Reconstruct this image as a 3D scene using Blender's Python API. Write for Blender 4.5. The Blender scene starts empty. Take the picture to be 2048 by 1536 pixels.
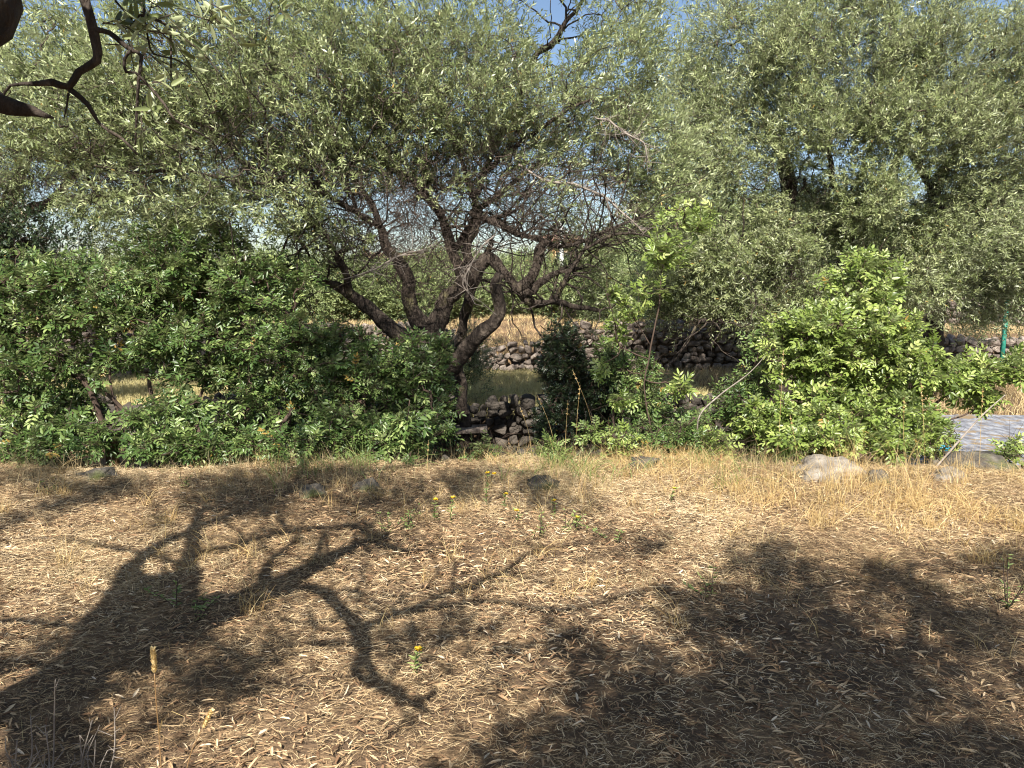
import bpy, math, random
import numpy as np
from mathutils import Vector, noise as mnoise
R = math.radians
rng = np.random.default_rng(7)
random.seed(7)
sc = bpy.context.scene
COL = sc.collection

# ------------------------------------------------------------------ camera
CZ = 1.6; PITCH = R(8.0); F = 1479.0
cam = bpy.data.cameras.new('camera'); cam.sensor_width = 36; cam.lens = 36*F/2048
cam.clip_start = 0.05; cam.clip_end = 2000
camo = bpy.data.objects.new('camera', cam); COL.objects.link(camo)
camo.location = (0, 0, CZ); camo.rotation_euler = (math.pi/2-PITCH, 0, 0)
sc.camera = camo
# ------------------------------------------------------------------ light
SUN_EL = R(47); SUNH = np.array([0.10, 1.0]); SUNH /= np.linalg.norm(SUNH)   # horizontal travel of the light
COT = 1/math.tan(SUN_EL)
w = bpy.data.worlds.new('World'); sc.world = w; w.use_nodes = True
nt = w.node_tree; bg = nt.nodes['Background']
sky = nt.nodes.new('ShaderNodeTexSky'); sky.sky_type = 'NISHITA'; sky.sun_disc = False
sky.sun_elevation = SUN_EL; sky.sun_rotation = math.atan2(-SUNH[0], -SUNH[1])
sky.air_density = 1.0; sky.dust_density = 1.0; sky.ozone_density = 1.5
nt.links.new(sky.outputs[0], bg.inputs[0]); bg.inputs[1].default_value = 0.065
sl = bpy.data.lights.new('sun', 'SUN'); sl.energy = 5.0; sl.angle = R(0.53); sl.color = (1.0, 0.94, 0.85)
so = bpy.data.objects.new('sun', sl); COL.objects.link(so)
sd = Vector((SUNH[0]*math.cos(SUN_EL), SUNH[1]*math.cos(SUN_EL), -math.sin(SUN_EL)))
so.rotation_euler = sd.to_track_quat('-Z', 'Y').to_euler()
so.location = (-2, -15, 18)
sc.view_settings.view_transform = 'Standard'; sc.view_settings.look = 'None'
sc.view_settings.gamma = 1; sc.view_settings.exposure = 1.32
sc.cycles.pixel_filter_type = 'BLACKMAN_HARRIS'; sc.cycles.filter_width = 1.1
sc.render.engine = 'CYCLES'
sc.cycles.max_bounces = 6; sc.cycles.diffuse_bounces = 4; sc.cycles.glossy_bounces = 2
sc.cycles.transmission_bounces = 4; sc.cycles.transparent_max_bounces = 4

# ------------------------------------------------------------------ helpers
CP, SP = math.cos(PITCH), math.sin(PITCH)
def P(px, py, Y):
    """point of the place seen at photo pixel (px,py) at distance Y in front of the camera"""
    a = (px-1024)/F; b = (768-py)/F
    d = np.array([a, CP+b*SP, -SP+b*CP])
    return np.array([0, 0, CZ]) + d*(Y/d[1])
def G(px, py, z=0.0):
    a = (px-1024)/F; b = (768-py)/F
    d = np.array([a, CP+b*SP, -SP+b*CP])
    return np.array([0, 0, CZ]) + d*((z-CZ)/d[2])
def lift(px, py, h):
    """a point h metres up whose sun shadow falls on the ground where pixel (px,py) sees it"""
    g = G(px, py); return np.array([g[0]-SUNH[0]*COT*h, g[1]-SUNH[1]*COT*h, h])

def sstep(a, b, x):
    t = np.clip((x-a)/(b-a), 0, 1); return t*t*(3-2*t)
def wob(x, y, s, seed=0):
    r = np.random.default_rng(100+seed); o = 0
    for k in range(4):
        a, p = r.uniform(0, 6.28, 2); f = s*(1+0.7*k)
        o = o + np.sin(f*(x*np.cos(a)+y*np.sin(a))+p)/(1+0.5*k)
    return o/2.5
def edge_y(x): return 6.20-.26*sstep(-.5, -3.5, x)+0.18*np.sin(x*0.9+1)+0.08*np.sin(x*2.3)-0.03*x
def farwall_y(x): return 14.0+0.10*(x-2)
def dip(x): return sstep(-1.6, -.8, x)*sstep(1.1, .5, x)
def farwall_top(x): return 0.74-0.22*sstep(4.5, 7.5, x)-0.36*dip(x)
def ground_z(x, y):
    x = np.asarray(x, float); y = np.asarray(y, float)
    z = 0.025*wob(x, y, 1.3, 1)+0.008*wob(x, y, 6, 2)
    e = edge_y(x)
    z = z+0.05*sstep(e-1.2, e-0.3, y)*(1+0.4*wob(x, y, 3, 5))
    z = z-0.50*sstep(e, e+0.55, y)
    z = z+0.30*sstep(9.05, 9.25, y)*sstep(3.3, 2.9, x)
    z = z+0.30*sstep(11.0, 13.0, y)*sstep(2.9, 3.3, x)
    fy = farwall_y(x)
    top = farwall_top(x)+0.07
    z = z+(top+0.05)*sstep(fy+0.1, fy+0.35, y)
    z = z+0.42*dip(x)*sstep(fy+.2, fy+2.2, y)-.05*sstep(fy+2, fy+5, y)
    z = z+0.30*sstep(18.2, 18.5, y)*sstep(5.5, 6.5, x)
    z = z+0.03*wob(x, y, 0.5, 7)*sstep(15, 20, y)
    return z

def mesh_from(name, V, faces_n, idx, attr=None, smooth=False):
    """V (n,3); faces_n verts per face (int); idx (m,faces_n)"""
    me = bpy.data.meshes.new(name); V = np.ascontiguousarray(V, dtype=np.float32)
    idx = np.ascontiguousarray(idx, dtype=np.int32); m = idx.shape[0]
    me.vertices.add(len(V)); me.vertices.foreach_set('co', V.ravel())
    me.loops.add(m*faces_n); me.loops.foreach_set('vertex_index', idx.ravel())
    me.polygons.add(m); me.polygons.foreach_set('loop_start', np.arange(m, dtype=np.int32)*faces_n)
    if smooth: me.polygons.foreach_set('use_smooth', np.ones(m, dtype=bool))
    me.update(calc_edges=True)
    if attr is not None:
        a = me.attributes.new('v', 'FLOAT', 'FACE'); a.data.foreach_set('value', np.ascontiguousarray(attr, dtype=np.float32))
    return me
def obj(name, me, mat, parent=None, loc=None):
    if mat is not None and len(me.materials) == 0: me.materials.append(mat)
    o = bpy.data.objects.new(name, me); COL.objects.link(o)
    if parent is not None:
        o.parent = parent; o.location = tuple(-np.array(parent.location))
    if loc is not None: o.location = loc
    return o
def thing(name, label, cat, loc=(0, 0, 0), group=None):
    o = bpy.data.objects.new(name, None); COL.objects.link(o); o.location = tuple(float(c) for c in loc)
    o.empty_display_size = 0.2
    o['label'] = label; o['category'] = cat
    if group: o['group'] = group
    return o
def tag(o, label, cat, group=None, kind=None):
    o['label'] = label; o['category'] = cat
    if group: o['group'] = group
    if kind: o['kind'] = kind
    return o
def nrm(a): return a/np.maximum(np.linalg.norm(a, axis=-1, keepdims=True), 1e-9)
def perp(d, r=None):
    r = (rng.normal(size=d.shape) if r is None else r)
    return nrm(np.cross(d, r))

# --- leaf batches
def leaves(base, d, n, L, W, droop=0.15, fold=0.2):
    """pointed leaves, two quads either side of the midrib: returns V, quads"""
    N = len(base); d = nrm(d); s = nrm(np.cross(d, n)); n = np.cross(s, d)
    L = L.reshape(-1, 1); W = W.reshape(-1, 1)
    def pt(t, side, up): return base+d*L*t+s*W*side*0.5+n*(up*W-droop*L*t*t)
    V = np.stack([base, pt(.3, 1, fold), pt(.72, .8, fold*.8), pt(1, 0, 0), pt(.72, -.8, fold*.8), pt(.3, -1, fold)], 1).reshape(-1, 3)
    o = (np.arange(N)*6).reshape(-1, 1)
    Q = np.concatenate([o+np.array([[0, 1, 2, 3]]), o+np.array([[0, 3, 4, 5]])], 1).reshape(-1, 4)
    return V, Q
def leaves1(base, d, n, L, W, droop=0.1):
    N = len(base); d = nrm(d); s = nrm(np.cross(d, n)); n = np.cross(s, d)
    L = L.reshape(-1, 1); W = W.reshape(-1, 1)
    V = np.stack([base, base+d*L*.42+s*W*.5, base+d*L-n*droop*L, base+d*L*.42-s*W*.5], 1).reshape(-1, 3)
    Q = np.arange(N*4).reshape(-1, 4)
    return V, Q
def ribbons(pts, W, side=None):
    """pts (T,K,3) tapering ribbons"""
    T, K, _ = pts.shape
    tan = nrm(pts[:, -1]-pts[:, 0]); s = perp(tan) if side is None else side
    w = (W.reshape(-1, 1)*np.linspace(1, 0.15, K).reshape(1, -1))[..., None]*0.5
    V = np.stack([pts-s[:, None, :]*w, pts+s[:, None, :]*w], 2).reshape(-1, 3)
    o = (np.arange(T)*K*2).reshape(-1, 1, 1); k = (np.arange(K-1)*2).reshape(1, -1, 1)
    Q = (o+k+np.array([[[0, 1, 3, 2]]])).reshape(-1, 4)
    return V, Q
def tubes(pts, rad, n=4):
    """pts (T,K,3), rad (T,K)"""
    T, K, _ = pts.shape
    tan = np.empty_like(pts); tan[:, 1:-1] = pts[:, 2:]-pts[:, :-2]; tan[:, 0] = pts[:, 1]-pts[:, 0]; tan[:, -1] = pts[:, -1]-pts[:, -2]
    tan = nrm(tan); ref = perp(tan[:, 0])[:, None, :]
    a = nrm(ref-tan*np.sum(ref*tan, -1, keepdims=True)); b = np.cross(tan, a)
    th = np.arange(n)*2*math.pi/n
    V = (pts[:, :, None, :]+rad[:, :, None, None]*(a[:, :, None, :]*np.cos(th)[None, None, :, None]+b[:, :, None, :]*np.sin(th)[None, None, :, None])).reshape(-1, 3)
    o = (np.arange(T)*K*n).reshape(-1, 1, 1, 1); k = (np.arange(K-1)*n).reshape(1, -1, 1, 1); j = np.arange(n).reshape(1, 1, -1, 1); j2 = (j+1) % n
    Q = np.concatenate([o+k+j, o+k+j2, o+k+n+j2, o+k+n+j], -1).reshape(-1, 4)
    return V, Q
def join(parts):
    Vs, Qs, o = [], [], 0
    for V, Q in parts:
        Vs.append(V); Qs.append(Q+o); o += len(V)
    return np.concatenate(Vs), np.concatenate(Qs)
def smooth_line(ctrl, step=0.05):
    """ctrl list of (x,y,z,r) -> resampled Catmull-Rom"""
    c = np.array(ctrl, float); c = np.vstack([2*c[0]-c[1], c, 2*c[-1]-c[-2]]); out = []
    for i in range(1, len(c)-2):
        p0, p1, p2, p3 = c[i-1:i+3]; n = max(2, int(np.linalg.norm(p2[:3]-p1[:3])/step))
        for t in np.linspace(0, 1, n, endpoint=False):
            out.append(0.5*((2*p1)+(-p0+p2)*t+(2*p0-5*p1+4*p2-p3)*t*t+(-p0+3*p1-3*p2+p3)*t**3))
    out.append(c[-2]); return np.array(out)
def limb(ctrl, n=12, step=0.05, gnarl=0.10, wander=0.3, seed=0, cap=True):
    """gnarled branch: returns V,Q, nodes (k,4)"""
    c = smooth_line(ctrl, step); P3 = c[:, :3].copy(); r = np.maximum(c[:, 3], 0.001)
    for i in range(len(P3)):
        v = mnoise.noise_vector(Vector(P3[i]*3.1)+Vector((seed*7.3, 0, 0)))
        v2 = mnoise.noise_vector(Vector(P3[i]*9.0)+Vector((seed*3.1, 5, 0)))
        P3[i] += np.array(v)*min(r[i]*wander*1.6, 0.03*wander/.3*.5)+np.array(v2)*min(r[i]*wander*.7, .012)
    nodes = np.hstack([P3, r[:, None]])
    tan = np.gradient(P3, axis=0); tan = nrm(tan)
    ref = np.cross(tan[0], [0.3, 0.9, 0.2]); V = []
    a = nrm(ref)
    for i in range(len(P3)):
        a = a-tan[i]*np.dot(a, tan[i]); a = a/np.linalg.norm(a); b = np.cross(tan[i], a)
        for j in range(n):
            th = 2*math.pi*j/n; dirv = a*math.cos(th)+b*math.sin(th)
            q = P3[i]+dirv*r[i]
            f = 1+gnarl*(2.2*mnoise.noise(Vector(q*np.array([9, 9, 5]))+Vector((seed, 0, 0)))+1.0*math.sin(3*th+i*0.12+seed)*0.5+1.5*abs(mnoise.noise(Vector(q*np.array([34, 34, 12]))+Vector((seed, 3, 0)))))
            V.append(P3[i]+dirv*r[i]*f)
    V = np.array(V); K = len(P3)
    k = (np.arange(K-1)*n).reshape(-1, 1, 1); j = np.arange(n).reshape(1, -1, 1); j2 = (j+1) % n
    Q = np.concatenate([k+j, k+j2, k+n+j2, k+n+j], -1).reshape(-1, 4)
    # caps: collapse fan into quads with centre vertices
    cv = np.array([P3[0], P3[-1]]); o = len(V); V = np.vstack([V, cv]); caps = []
    for jj in range(0, n, 2):
        caps.append([o, (jj+2) % n, (jj+1) % n, jj]); e = (K-1)*n
        caps.append([o+1, e+jj, e+(jj+1) % n, e+(jj+2) % n])
    return V, np.vstack([Q, np.array(caps)]), nodes
def pxlimb(pts):
    """(px,py,Y,width_px) -> ctrl"""
    out = []
    for px, py, Y, wd in pts:
        p = P(px, py, Y); out.append((p[0], p[1], p[2], wd/F*Y*0.5))
    return out

# --- growth: twigs reach from the skeleton to target points
def grow(nodes, targets, r0=0.0022, leafw=None, K=5, bend=0.12, rmax=0.03, rs=None):
    rs = rs or np.random.default_rng(3)
    base = nodes[:, :3]; nb = len(base)
    d0 = np.array([np.min(np.linalg.norm(base-t, axis=1)) for t in targets])
    order = np.argsort(d0)
    cap = nb+len(targets)*K
    pos = np.empty((cap, 3)); pos[:nb] = base; par = -np.ones(cap, int); cnt = np.zeros(cap); cur = nb
    chains = []
    for t in order:
        T = targets[t]; dd = np.linalg.norm(pos[:cur]-T, axis=1)
        # a tip should not be a favoured parent for far targets
        i = int(np.argmin(dd)); A = pos[i]; L = dd[i]
        if L < 1e-3: continue
        off = rs.normal(size=3)*bend*L; ids = [i]
        for k in range(1, K+1):
            s = k/K; q = A+(T-A)*s+off*math.sin(math.pi*s)+rs.normal(size=3)*0.04*L*(k < K)
            pos[cur] = q; par[cur] = ids[-1]; ids.append(cur); cur += 1
        chains.append(ids); cnt[ids[-1]] += 1
    for i in range(cur-1, nb-1, -1):
        p = par[i]
        if p >= 0: cnt[p] += cnt[i]
    rad = np.minimum(r0*np.sqrt(np.maximum(cnt, 1))*1.15, rmax)
    idx = np.array(chains); pts = pos[idx]; rr = rad[idx]; rr[:, 0] = rr[:, 1]; rr[:, -1] = np.minimum(rr[:, -1], r0)
    rr = np.minimum.accumulate(rr, axis=1)
    return pts, rr, pos[nb:cur]

def blob_targets(blobs, rs, clump=0):
    """blobs (px,py,Y,rx,ry,rz,n): points in ellipsoids, biased to the shell"""
    out = []
    for b in blobs:
        px, py, Y, rx, ry, rz, n = b; c = P(px, py, Y)
        v = nrm(rs.normal(size=(n, 3)))*(rs.uniform(0.12, 1, (n, 1))**(1/2.2))
        out.append(c+v*np.array([rx, ry, rz]))
    out = np.concatenate(out)
    if clump:
        q = out*clump; ph = rs.uniform(0, 6, 9)
        f = (np.sin(q[:, 0]*1.0+ph[0]+1.3*np.sin(q[:, 2]*.8+ph[1]))+np.sin(q[:, 2]*1.1+ph[2]+1.3*np.sin(q[:, 1]*.9+ph[3]))+np.sin(q[:, 1]*1.05+ph[4]+1.3*np.sin(q[:, 0]*.7+ph[5])))/3
        out = out[(f > -.12) | (rs.random(len(out)) < .38)]
    return out

def shoots(tip, centre, per, slen, nl, leafL, leafW, droop, rs, spread=0.16, outw=0.6, upw=0.4, single=True, ang=0.75, jitter=0.5):
    """leafy shoots round each tip; returns leaf (V,Q), per-leaf v, shoot tubes"""
    T = len(tip); b = np.repeat(tip, per, 0)+rs.normal(size=(T*per, 3))*spread*0.6
    out = nrm(b-centre); d = nrm(out*outw+np.array([0, 0, 1])*upw+rs.normal(size=b.shape)*jitter)
    S = len(b); sl = rs.uniform(0.6, 1.3, S)*slen
    tt = (np.arange(nl)+0.6)/nl
    sag = np.array([0, 0, -1.0])*droop
    ax = b[:, None, :]+d[:, None, :]*(sl[:, None, None]*tt[None, :, None])+sag*(sl[:, None, None]*tt[None, :, None]**2)
    side = perp(d, rs.normal(size=d.shape)); side2 = np.cross(d, side)
    # opposite pairs turning 90 degrees each node
    k = np.arange(nl); ph = (k % 2)*math.pi+(k//2)*1.57
    rad = side[:, None, :]*np.cos(ph)[None, :, None]+side2[:, None, :]*np.sin(ph)[None, :, None]
    ld = d[:, None, :]*math.cos(ang)+rad*math.sin(ang)+sag*0.4+rs.normal(size=ax.shape)*0.12
    ln = d[:, None, :]*math.sin(ang)-rad*math.cos(ang)+rs.normal(size=ax.shape)*0.35+np.array([0, 0, 0.5])
    N = S*nl; L = rs.uniform(0.7, 1.2, N)*leafL; W = rs.uniform(0.8, 1.2, N)*leafW
    f = leaves1 if single else leaves
    V, Q = f(ax.reshape(-1, 3), ld.reshape(-1, 3), ln.reshape(-1, 3), L, W)
    sv = np.repeat(np.clip(rs.normal(0.5, 0.13, S)+np.repeat(rs.normal(0, .13, T), per), 0, 1), nl); v = np.clip(sv+rs.normal(0, 0.13, N), 0, 1)
    v[rs.random(N) < 0.008] = 1.5
    if not single: v = np.repeat(v, 2)
    tp = np.stack([b-d*0.02, b+d*sl[:, None]*0.5+sag*sl[:, None]*.25, b+d*sl[:, None]*0.95+sag*sl[:, None]*.9], 1)
    tr = np.stack([np.full(S, .0020), np.full(S, .0015), np.full(S, .0008)], 1)
    return (V, Q), v, (tp, tr)

def pinnate(tip, d, per, rl, np_, leafL, leafW, rs, cone=0.9):
    """compound leaves: whorls of `per` leaves at each stem tip, each with np_ pairs + a terminal leaflet"""
    T = len(tip); b = np.repeat(tip, per, 0); dd = np.repeat(d, per, 0)
    b = b-dd*rs.uniform(0, 0.10, (len(b), 1))
    r = nrm(dd*math.cos(cone)+nrm(rs.normal(size=dd.shape))*math.sin(cone)*1.1)
    r = nrm(r+np.array([0, 0, 0.15])); S = len(b); tsc = np.repeat(rs.uniform(.6, 1.35, T), per); leafL = leafL*tsc; leafW = leafW*tsc*rs.uniform(.8, 1.2, S); sl = rs.uniform(.6, 1.2, S)*rl*tsc
    up = nrm(np.array([[0, -0.25, 1.0]])+rs.normal(size=r.shape)*0.45)
    side = nrm(np.cross(r, up)); n = np.cross(side, r)
    base, dirs, nn, LL, WW = [], [], [], [], []
    tt = (np.arange(np_)+1.0)/(np_+0.3)
    for k, t in enumerate(tt):
        for s in (-1, 1):
            base.append(b+r*(sl*t)[:, None]-n*(sl*t*t*0.18)[:, None]); dirs.append(side*s*0.9+r*0.55-n*0.1+rs.normal(size=r.shape)*.12)
            nn.append(n+rs.normal(size=r.shape)*.25); sc_ = rs.uniform(.75, 1.15, S)*(1-0.25*abs(t-0.55)); LL.append(leafL*sc_); WW.append(leafW*sc_)
    base.append(b+r*sl[:, None]*1.0-n*(sl*0.18)[:, None]); dirs.append(r-n*.25); nn.append(n); LL.append(leafL*np.ones(S)*.9); WW.append(leafW*np.ones(S))
    V, Q = leaves(np.concatenate(base), np.concatenate(dirs), np.concatenate(nn), np.concatenate(LL), np.concatenate(WW), droop=.2, fold=.14)
    M = 2*np_+1; sv = np.clip(np.repeat(rs.normal(.5, .15, T), per)+rs.normal(0, .16, S), 0, 1); v = np.tile(sv, M)+rs.normal(0, .12, S*M); v = np.clip(v, 0, 1)
    old = np.tile(rs.random(S) < 0.008, M); v[old] = 1.5; v = np.repeat(v, 2)
    tp = np.stack([b, b+r*sl[:, None]*.5-n*(sl*.045)[:, None], b+r*sl[:, None]-n*(sl*.18)[:, None]], 1)
    tr = np.tile(np.array([[.0016, .0012, .0008]]), (S, 1))
    return (V, Q), v, (tp, tr)

# ------------------------------------------------------------------ materials
def mk(name):
    m = bpy.data.materials.new(name); m.use_nodes = True; nt = m.node_tree
    b = nt.nodes['Principled BSDF']; return m, nt, b
def node(nt, t, **kw):
    n = nt.nodes.new(t)
    for k, v in kw.items(): setattr(n, k, v)
    return n
def ramp(nt, stops, fac=None, interp='LINEAR'):
    r = node(nt, 'ShaderNodeValToRGB'); r.color_ramp.interpolation = interp
    e = r.color_ramp.elements
    while len(e) < len(stops): e.new(0.5)
    for k, (p, c) in enumerate(stops): e[k].position = p; e[k].color = (*c, 1)
    if fac is not None: nt.links.new(fac, r.inputs[0])
    return r
def leaf_mat(name, stops, back=None, rough=0.5, transl=0.25, spec=0.5, tcol=None):
    m, nt, b = mk(name); L = nt.links
    at = node(nt, 'ShaderNodeAttribute', attribute_name='v')
    mul = node(nt, 'ShaderNodeMath', operation='MULTIPLY'); mul.inputs[1].default_value = 0.6667; L.new(at.outputs['Fac'], mul.inputs[0])
    st = [(p*0.6667, c) for p, c in stops]
    if len(st) and stops[-1][0] <= 1.0: st = st+[(0.99, (0.30, 0.20, 0.05))]
    r = ramp(nt, st, mul.outputs[0]); c = r.outputs[0]
    if back is not None:
        g = node(nt, 'ShaderNodeNewGeometry'); mx = node(nt, 'ShaderNodeMix', data_type='RGBA')
        L.new(g.outputs['Backfacing'], mx.inputs[0]); L.new(c, mx.inputs[6]); mx.inputs[7].default_value = (*back, 1); c = mx.outputs[2]
    L.new(c, b.inputs['Base Color']); b.inputs['Roughness'].default_value = rough
    b.inputs['Specular IOR Level'].default_value = spec
    if transl > 0:
        tr = node(nt, 'ShaderNodeBsdfTranslucent'); ms = node(nt, 'ShaderNodeMixShader'); out = nt.nodes['Material Output']
        hs = node(nt, 'ShaderNodeHueSaturation'); hs.inputs['Value'].default_value = 1.5; hs.inputs['Saturation'].default_value = 1.15; hs.inputs['Hue'].default_value = 0.49
        L.new(c, hs.inputs['Color']); L.new(hs.outputs[0], tr.inputs[0]); ms.inputs[0].default_value = transl
        L.new(b.outputs[0], ms.inputs[1]); L.new(tr.outputs[0], ms.inputs[2]); L.new(ms.outputs[0], out.inputs[0])
    return m
def noise_mat(name, stops, scale=6, detail=6, rough=0.9, bump=0.5, bscale=30, stretch=(1, 1, 1), dist=0.02, rgh=0.6, second=None):
    m, nt, b = mk(name); L = nt.links
    tc = node(nt, 'ShaderNodeTexCoord'); mp = node(nt, 'ShaderNodeMapping'); mp.inputs['Scale'].default_value = stretch
    L.new(tc.outputs['Object'], mp.inputs[0])
    n1 = node(nt, 'ShaderNodeTexNoise'); n1.inputs['Scale'].default_value = scale; n1.inputs['Detail'].default_value = detail; n1.inputs['Roughness'].default_value = rgh
    L.new(mp.outputs[0], n1.inputs['Vector']); r = ramp(nt, stops, n1.outputs['Fac']); c = r.outputs[0]
    if second:
        col, s2, lo, hi = second
        n3 = node(nt, 'ShaderNodeTexNoise'); n3.inputs['Scale'].default_value = s2; n3.inputs['Detail'].default_value = 5
        L.new(tc.outputs['Object'], n3.inputs['Vector'])
        mr = node(nt, 'ShaderNodeMapRange'); mr.inputs[1].default_value = lo; mr.inputs[2].default_value = hi; L.new(n3.outputs['Fac'], mr.inputs[0])
        mx = node(nt, 'ShaderNodeMix', data_type='RGBA'); L.new(mr.outputs[0], mx.inputs[0]); L.new(c, mx.inputs[6]); mx.inputs[7].default_value = (*col, 1); c = mx.outputs[2]
    L.new(c, b.inputs['Base Color']); b.inputs['Roughness'].default_value = rough; b.inputs['Specular IOR Level'].default_value = 0.25
    n2 = node(nt, 'ShaderNodeTexNoise'); n2.inputs['Scale'].default_value = bscale; n2.inputs['Detail'].default_value = 6; L.new(mp.outputs[0], n2.inputs['Vector'])
    bp = node(nt, 'ShaderNodeBump'); bp.inputs['Strength'].default_value = bump; bp.inputs['Distance'].default_value = dist
    L.new(n2.outputs['Fac'], bp.inputs['Height']); L.new(bp.outputs[0], b.inputs['Normal'])
    return m

M_olive = leaf_mat('olive_leaf', [(0, (.060, .080, .026)), (.5, (.17, .21, .080)), (1, (.43, .47, .24))], back=(.33, .37, .21), rough=.42, transl=.22)
M_olive2 = leaf_mat('olive_leaf_fine', [(0, (.065, .090, .026)), (.5, (.17, .205, .080)), (1, (.42, .46, .23))], back=(.34, .37, .23), rough=.45, transl=.22)
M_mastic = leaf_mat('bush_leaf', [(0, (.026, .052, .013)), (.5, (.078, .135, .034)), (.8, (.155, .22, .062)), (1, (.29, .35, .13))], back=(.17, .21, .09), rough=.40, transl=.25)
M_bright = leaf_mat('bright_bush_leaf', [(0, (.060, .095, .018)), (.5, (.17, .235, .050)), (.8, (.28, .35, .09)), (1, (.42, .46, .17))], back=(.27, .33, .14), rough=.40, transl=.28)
M_dark = leaf_mat('dark_evergreen_leaf', [(0, (.012, .022, .010)), (.5, (.022, .040, .016)), (1, (.06, .08, .03))], rough=.35, transl=.08)
M_far = leaf_mat('far_leaf', [(0, (.07, .10, .035)), (.5, (.17, .215, .08)), (1, (.33, .38, .17))], rough=.6, transl=.2)
M_weed = leaf_mat('weed_leaf', [(0, (.08, .13, .03)), (.5, (.16, .22, .06)), (1, (.28, .34, .12))], rough=.5, transl=.25)
M_red = leaf_mat('reddish_leaf', [(0, (.18, .04, .03)), (.5, (.30, .10, .06)), (1, (.40, .22, .10))], rough=.5, transl=.2)
M_litter = leaf_mat('litter_leaf', [(0, (.060, .036, .021)), (.3, (.20, .118, .065)), (.6, (.39, .26, .145)), (.85, (.56, .42, .25)), (1, (.60, .50, .36))], rough=.8, transl=.0, spec=.15)
M_straw = leaf_mat('straw', [(0, (.13, .085, .048)), (.4, (.34, .235, .125)), (.75, (.57, .435, .25)), (1, (.75, .62, .41))], rough=.8, transl=.0, spec=.15)
M_grass = leaf_mat('dry_grass_blade', [(0, (.22, .13, .055)), (.4, (.44, .30, .12)), (.75, (.62, .47, .21)), (1, (.72, .60, .34))], rough=.55, transl=.15)
M_bank = leaf_mat('bank_grass_blade', [(0, (.26, .17, .075)), (.5, (.46, .35, .17)), (1, (.66, .56, .33))], rough=.7, transl=.1)
M_gdull = leaf_mat('dull_grass_blade', [(0, (.14, .10, .05)), (.5, (.30, .23, .12)), (1, (.48, .40, .22))], rough=.6, transl=.1)
M_ggreen = leaf_mat('green_grass_blade', [(0, (.30, .27, .11)), (.5, (.50, .44, .20)), (1, (.66, .57, .31))], rough=.6, transl=.15)  # brightened towards yellow, painting sunlight on the meadow the crown shades
M_yel = leaf_mat('yellow_petal', [(0, (.62, .42, .015)), (1, (.85, .62, .04))], rough=.5, transl=.1)
M_bark = noise_mat('olive_bark', [(.3, (.014, .010, .008)), (.5, (.042, .032, .025)), (.72, (.11, .088, .068))], scale=16, bump=1.0, bscale=34, stretch=(1, 1, .45), dist=.05, second=((.12, .11, .05), 5, .6, .78))
M_twig = noise_mat('olive_twig', [(.3, (.030, .022, .018)), (.7, (.095, .072, .056))], scale=10, bump=.3)
M_dead = noise_mat('dead_wood', [(.3, (.12, .10, .085)), (.7, (.30, .26, .22))], scale=12, bump=.5)
M_rstem = noise_mat('reddish_stem', [(.3, (.032, .022, .017)), (.7, (.10, .068, .050))], scale=12, bump=.3)
M_soil = noise_mat('soil', [(.3, (.045, .032, .022)), (.5, (.125, .082, .048)), (.7, (.31, .205, .11))], scale=3.0, detail=12, rgh=.75, bump=.9, bscale=45, dist=.03)
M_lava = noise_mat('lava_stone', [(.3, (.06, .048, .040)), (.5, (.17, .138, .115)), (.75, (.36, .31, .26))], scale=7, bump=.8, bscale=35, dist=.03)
M_lava_shade = noise_mat('shaded_lava_stone', [(.3, (.022, .019, .016)), (.5, (.058, .049, .040)), (.75, (.14, .12, .10))], scale=7, bump=.8, bscale=35, dist=.03)  # same lava stone darkened: shade under the olive put into the colour
M_rock = noise_mat('pale_rock', [(.3, (.07, .06, .05)), (.5, (.21, .185, .15)), (.7, (.40, .37, .32))], scale=5, bump=.8, bscale=25, dist=.03, second=((.20, .13, .06), 3, .55, .7))
M_darkrock = noise_mat('dark_rock', [(.3, (.03, .028, .024)), (.5, (.085, .075, .062)), (.75, (.20, .18, .15))], scale=6, bump=1, bscale=25, dist=.03, second=((.08, .09, .03), 4, .5, .65))
M_lane = noise_mat('lane_concrete_dapple', [(.38, (.09, .09, .105)), (.5, (.17, .18, .205)), (.62, (.29, .30, .33))], scale=9, detail=10, rgh=.7, bump=.8, bscale=60, rough=.85, stretch=(1, .5, 1), second=((.20, .15, .09), 6, .52, .62))  # blue-grey mottling paints dappled sun and shade; the brown patches are dirt
M_post = noise_mat('stump_wood', [(.3, (.045, .028, .016)), (.5, (.11, .068, .034)), (.75, (.20, .13, .065))], scale=9, bump=1, bscale=20, stretch=(3, 3, .3), dist=.02)  # brown wood, darkened to put the shade under the bushes into its colour
def flat(name, c, rough=.5, spec=.4):
    return noise_mat(name, [(.3, tuple(k*.8 for k in c)), (.7, c)], scale=8, bump=.1, rough=rough)

# ------------------------------------------------------------------ ground
def grid_axis(lo, hi, fine_lo, fine_hi, step, grow_=1.18):
    a = list(np.arange(fine_lo, fine_hi+step/2, step)); s = step
    while a[-1] < hi: s *= grow_; a.append(a[-1]+s)
    s = step
    while a[0] > lo: s *= grow_; a.insert(0, a[0]-s)
    return np.array(a)
gx = grid_axis(-450, 450, -8, 9, .06); gy = grid_axis(-80, 700, 1, 19, .055)
X, Y = np.meshgrid(gx, gy); Z = ground_z(X, Y)
V = np.stack([X, Y, Z], -1).reshape(-1, 3); nx = len(gx); ny = len(gy)
i = (np.arange(ny-1)*nx).reshape(-1, 1)+np.arange(nx-1).reshape(1, -1); i = i.reshape(-1, 1)
o = obj('ground', mesh_from('ground', V, 4, i+np.array([[0, 1, nx+1, nx]]), smooth=True), M_soil)
o['kind'] = 'structure'; o['label'] = 'brown soil under dry leaves'
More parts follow.
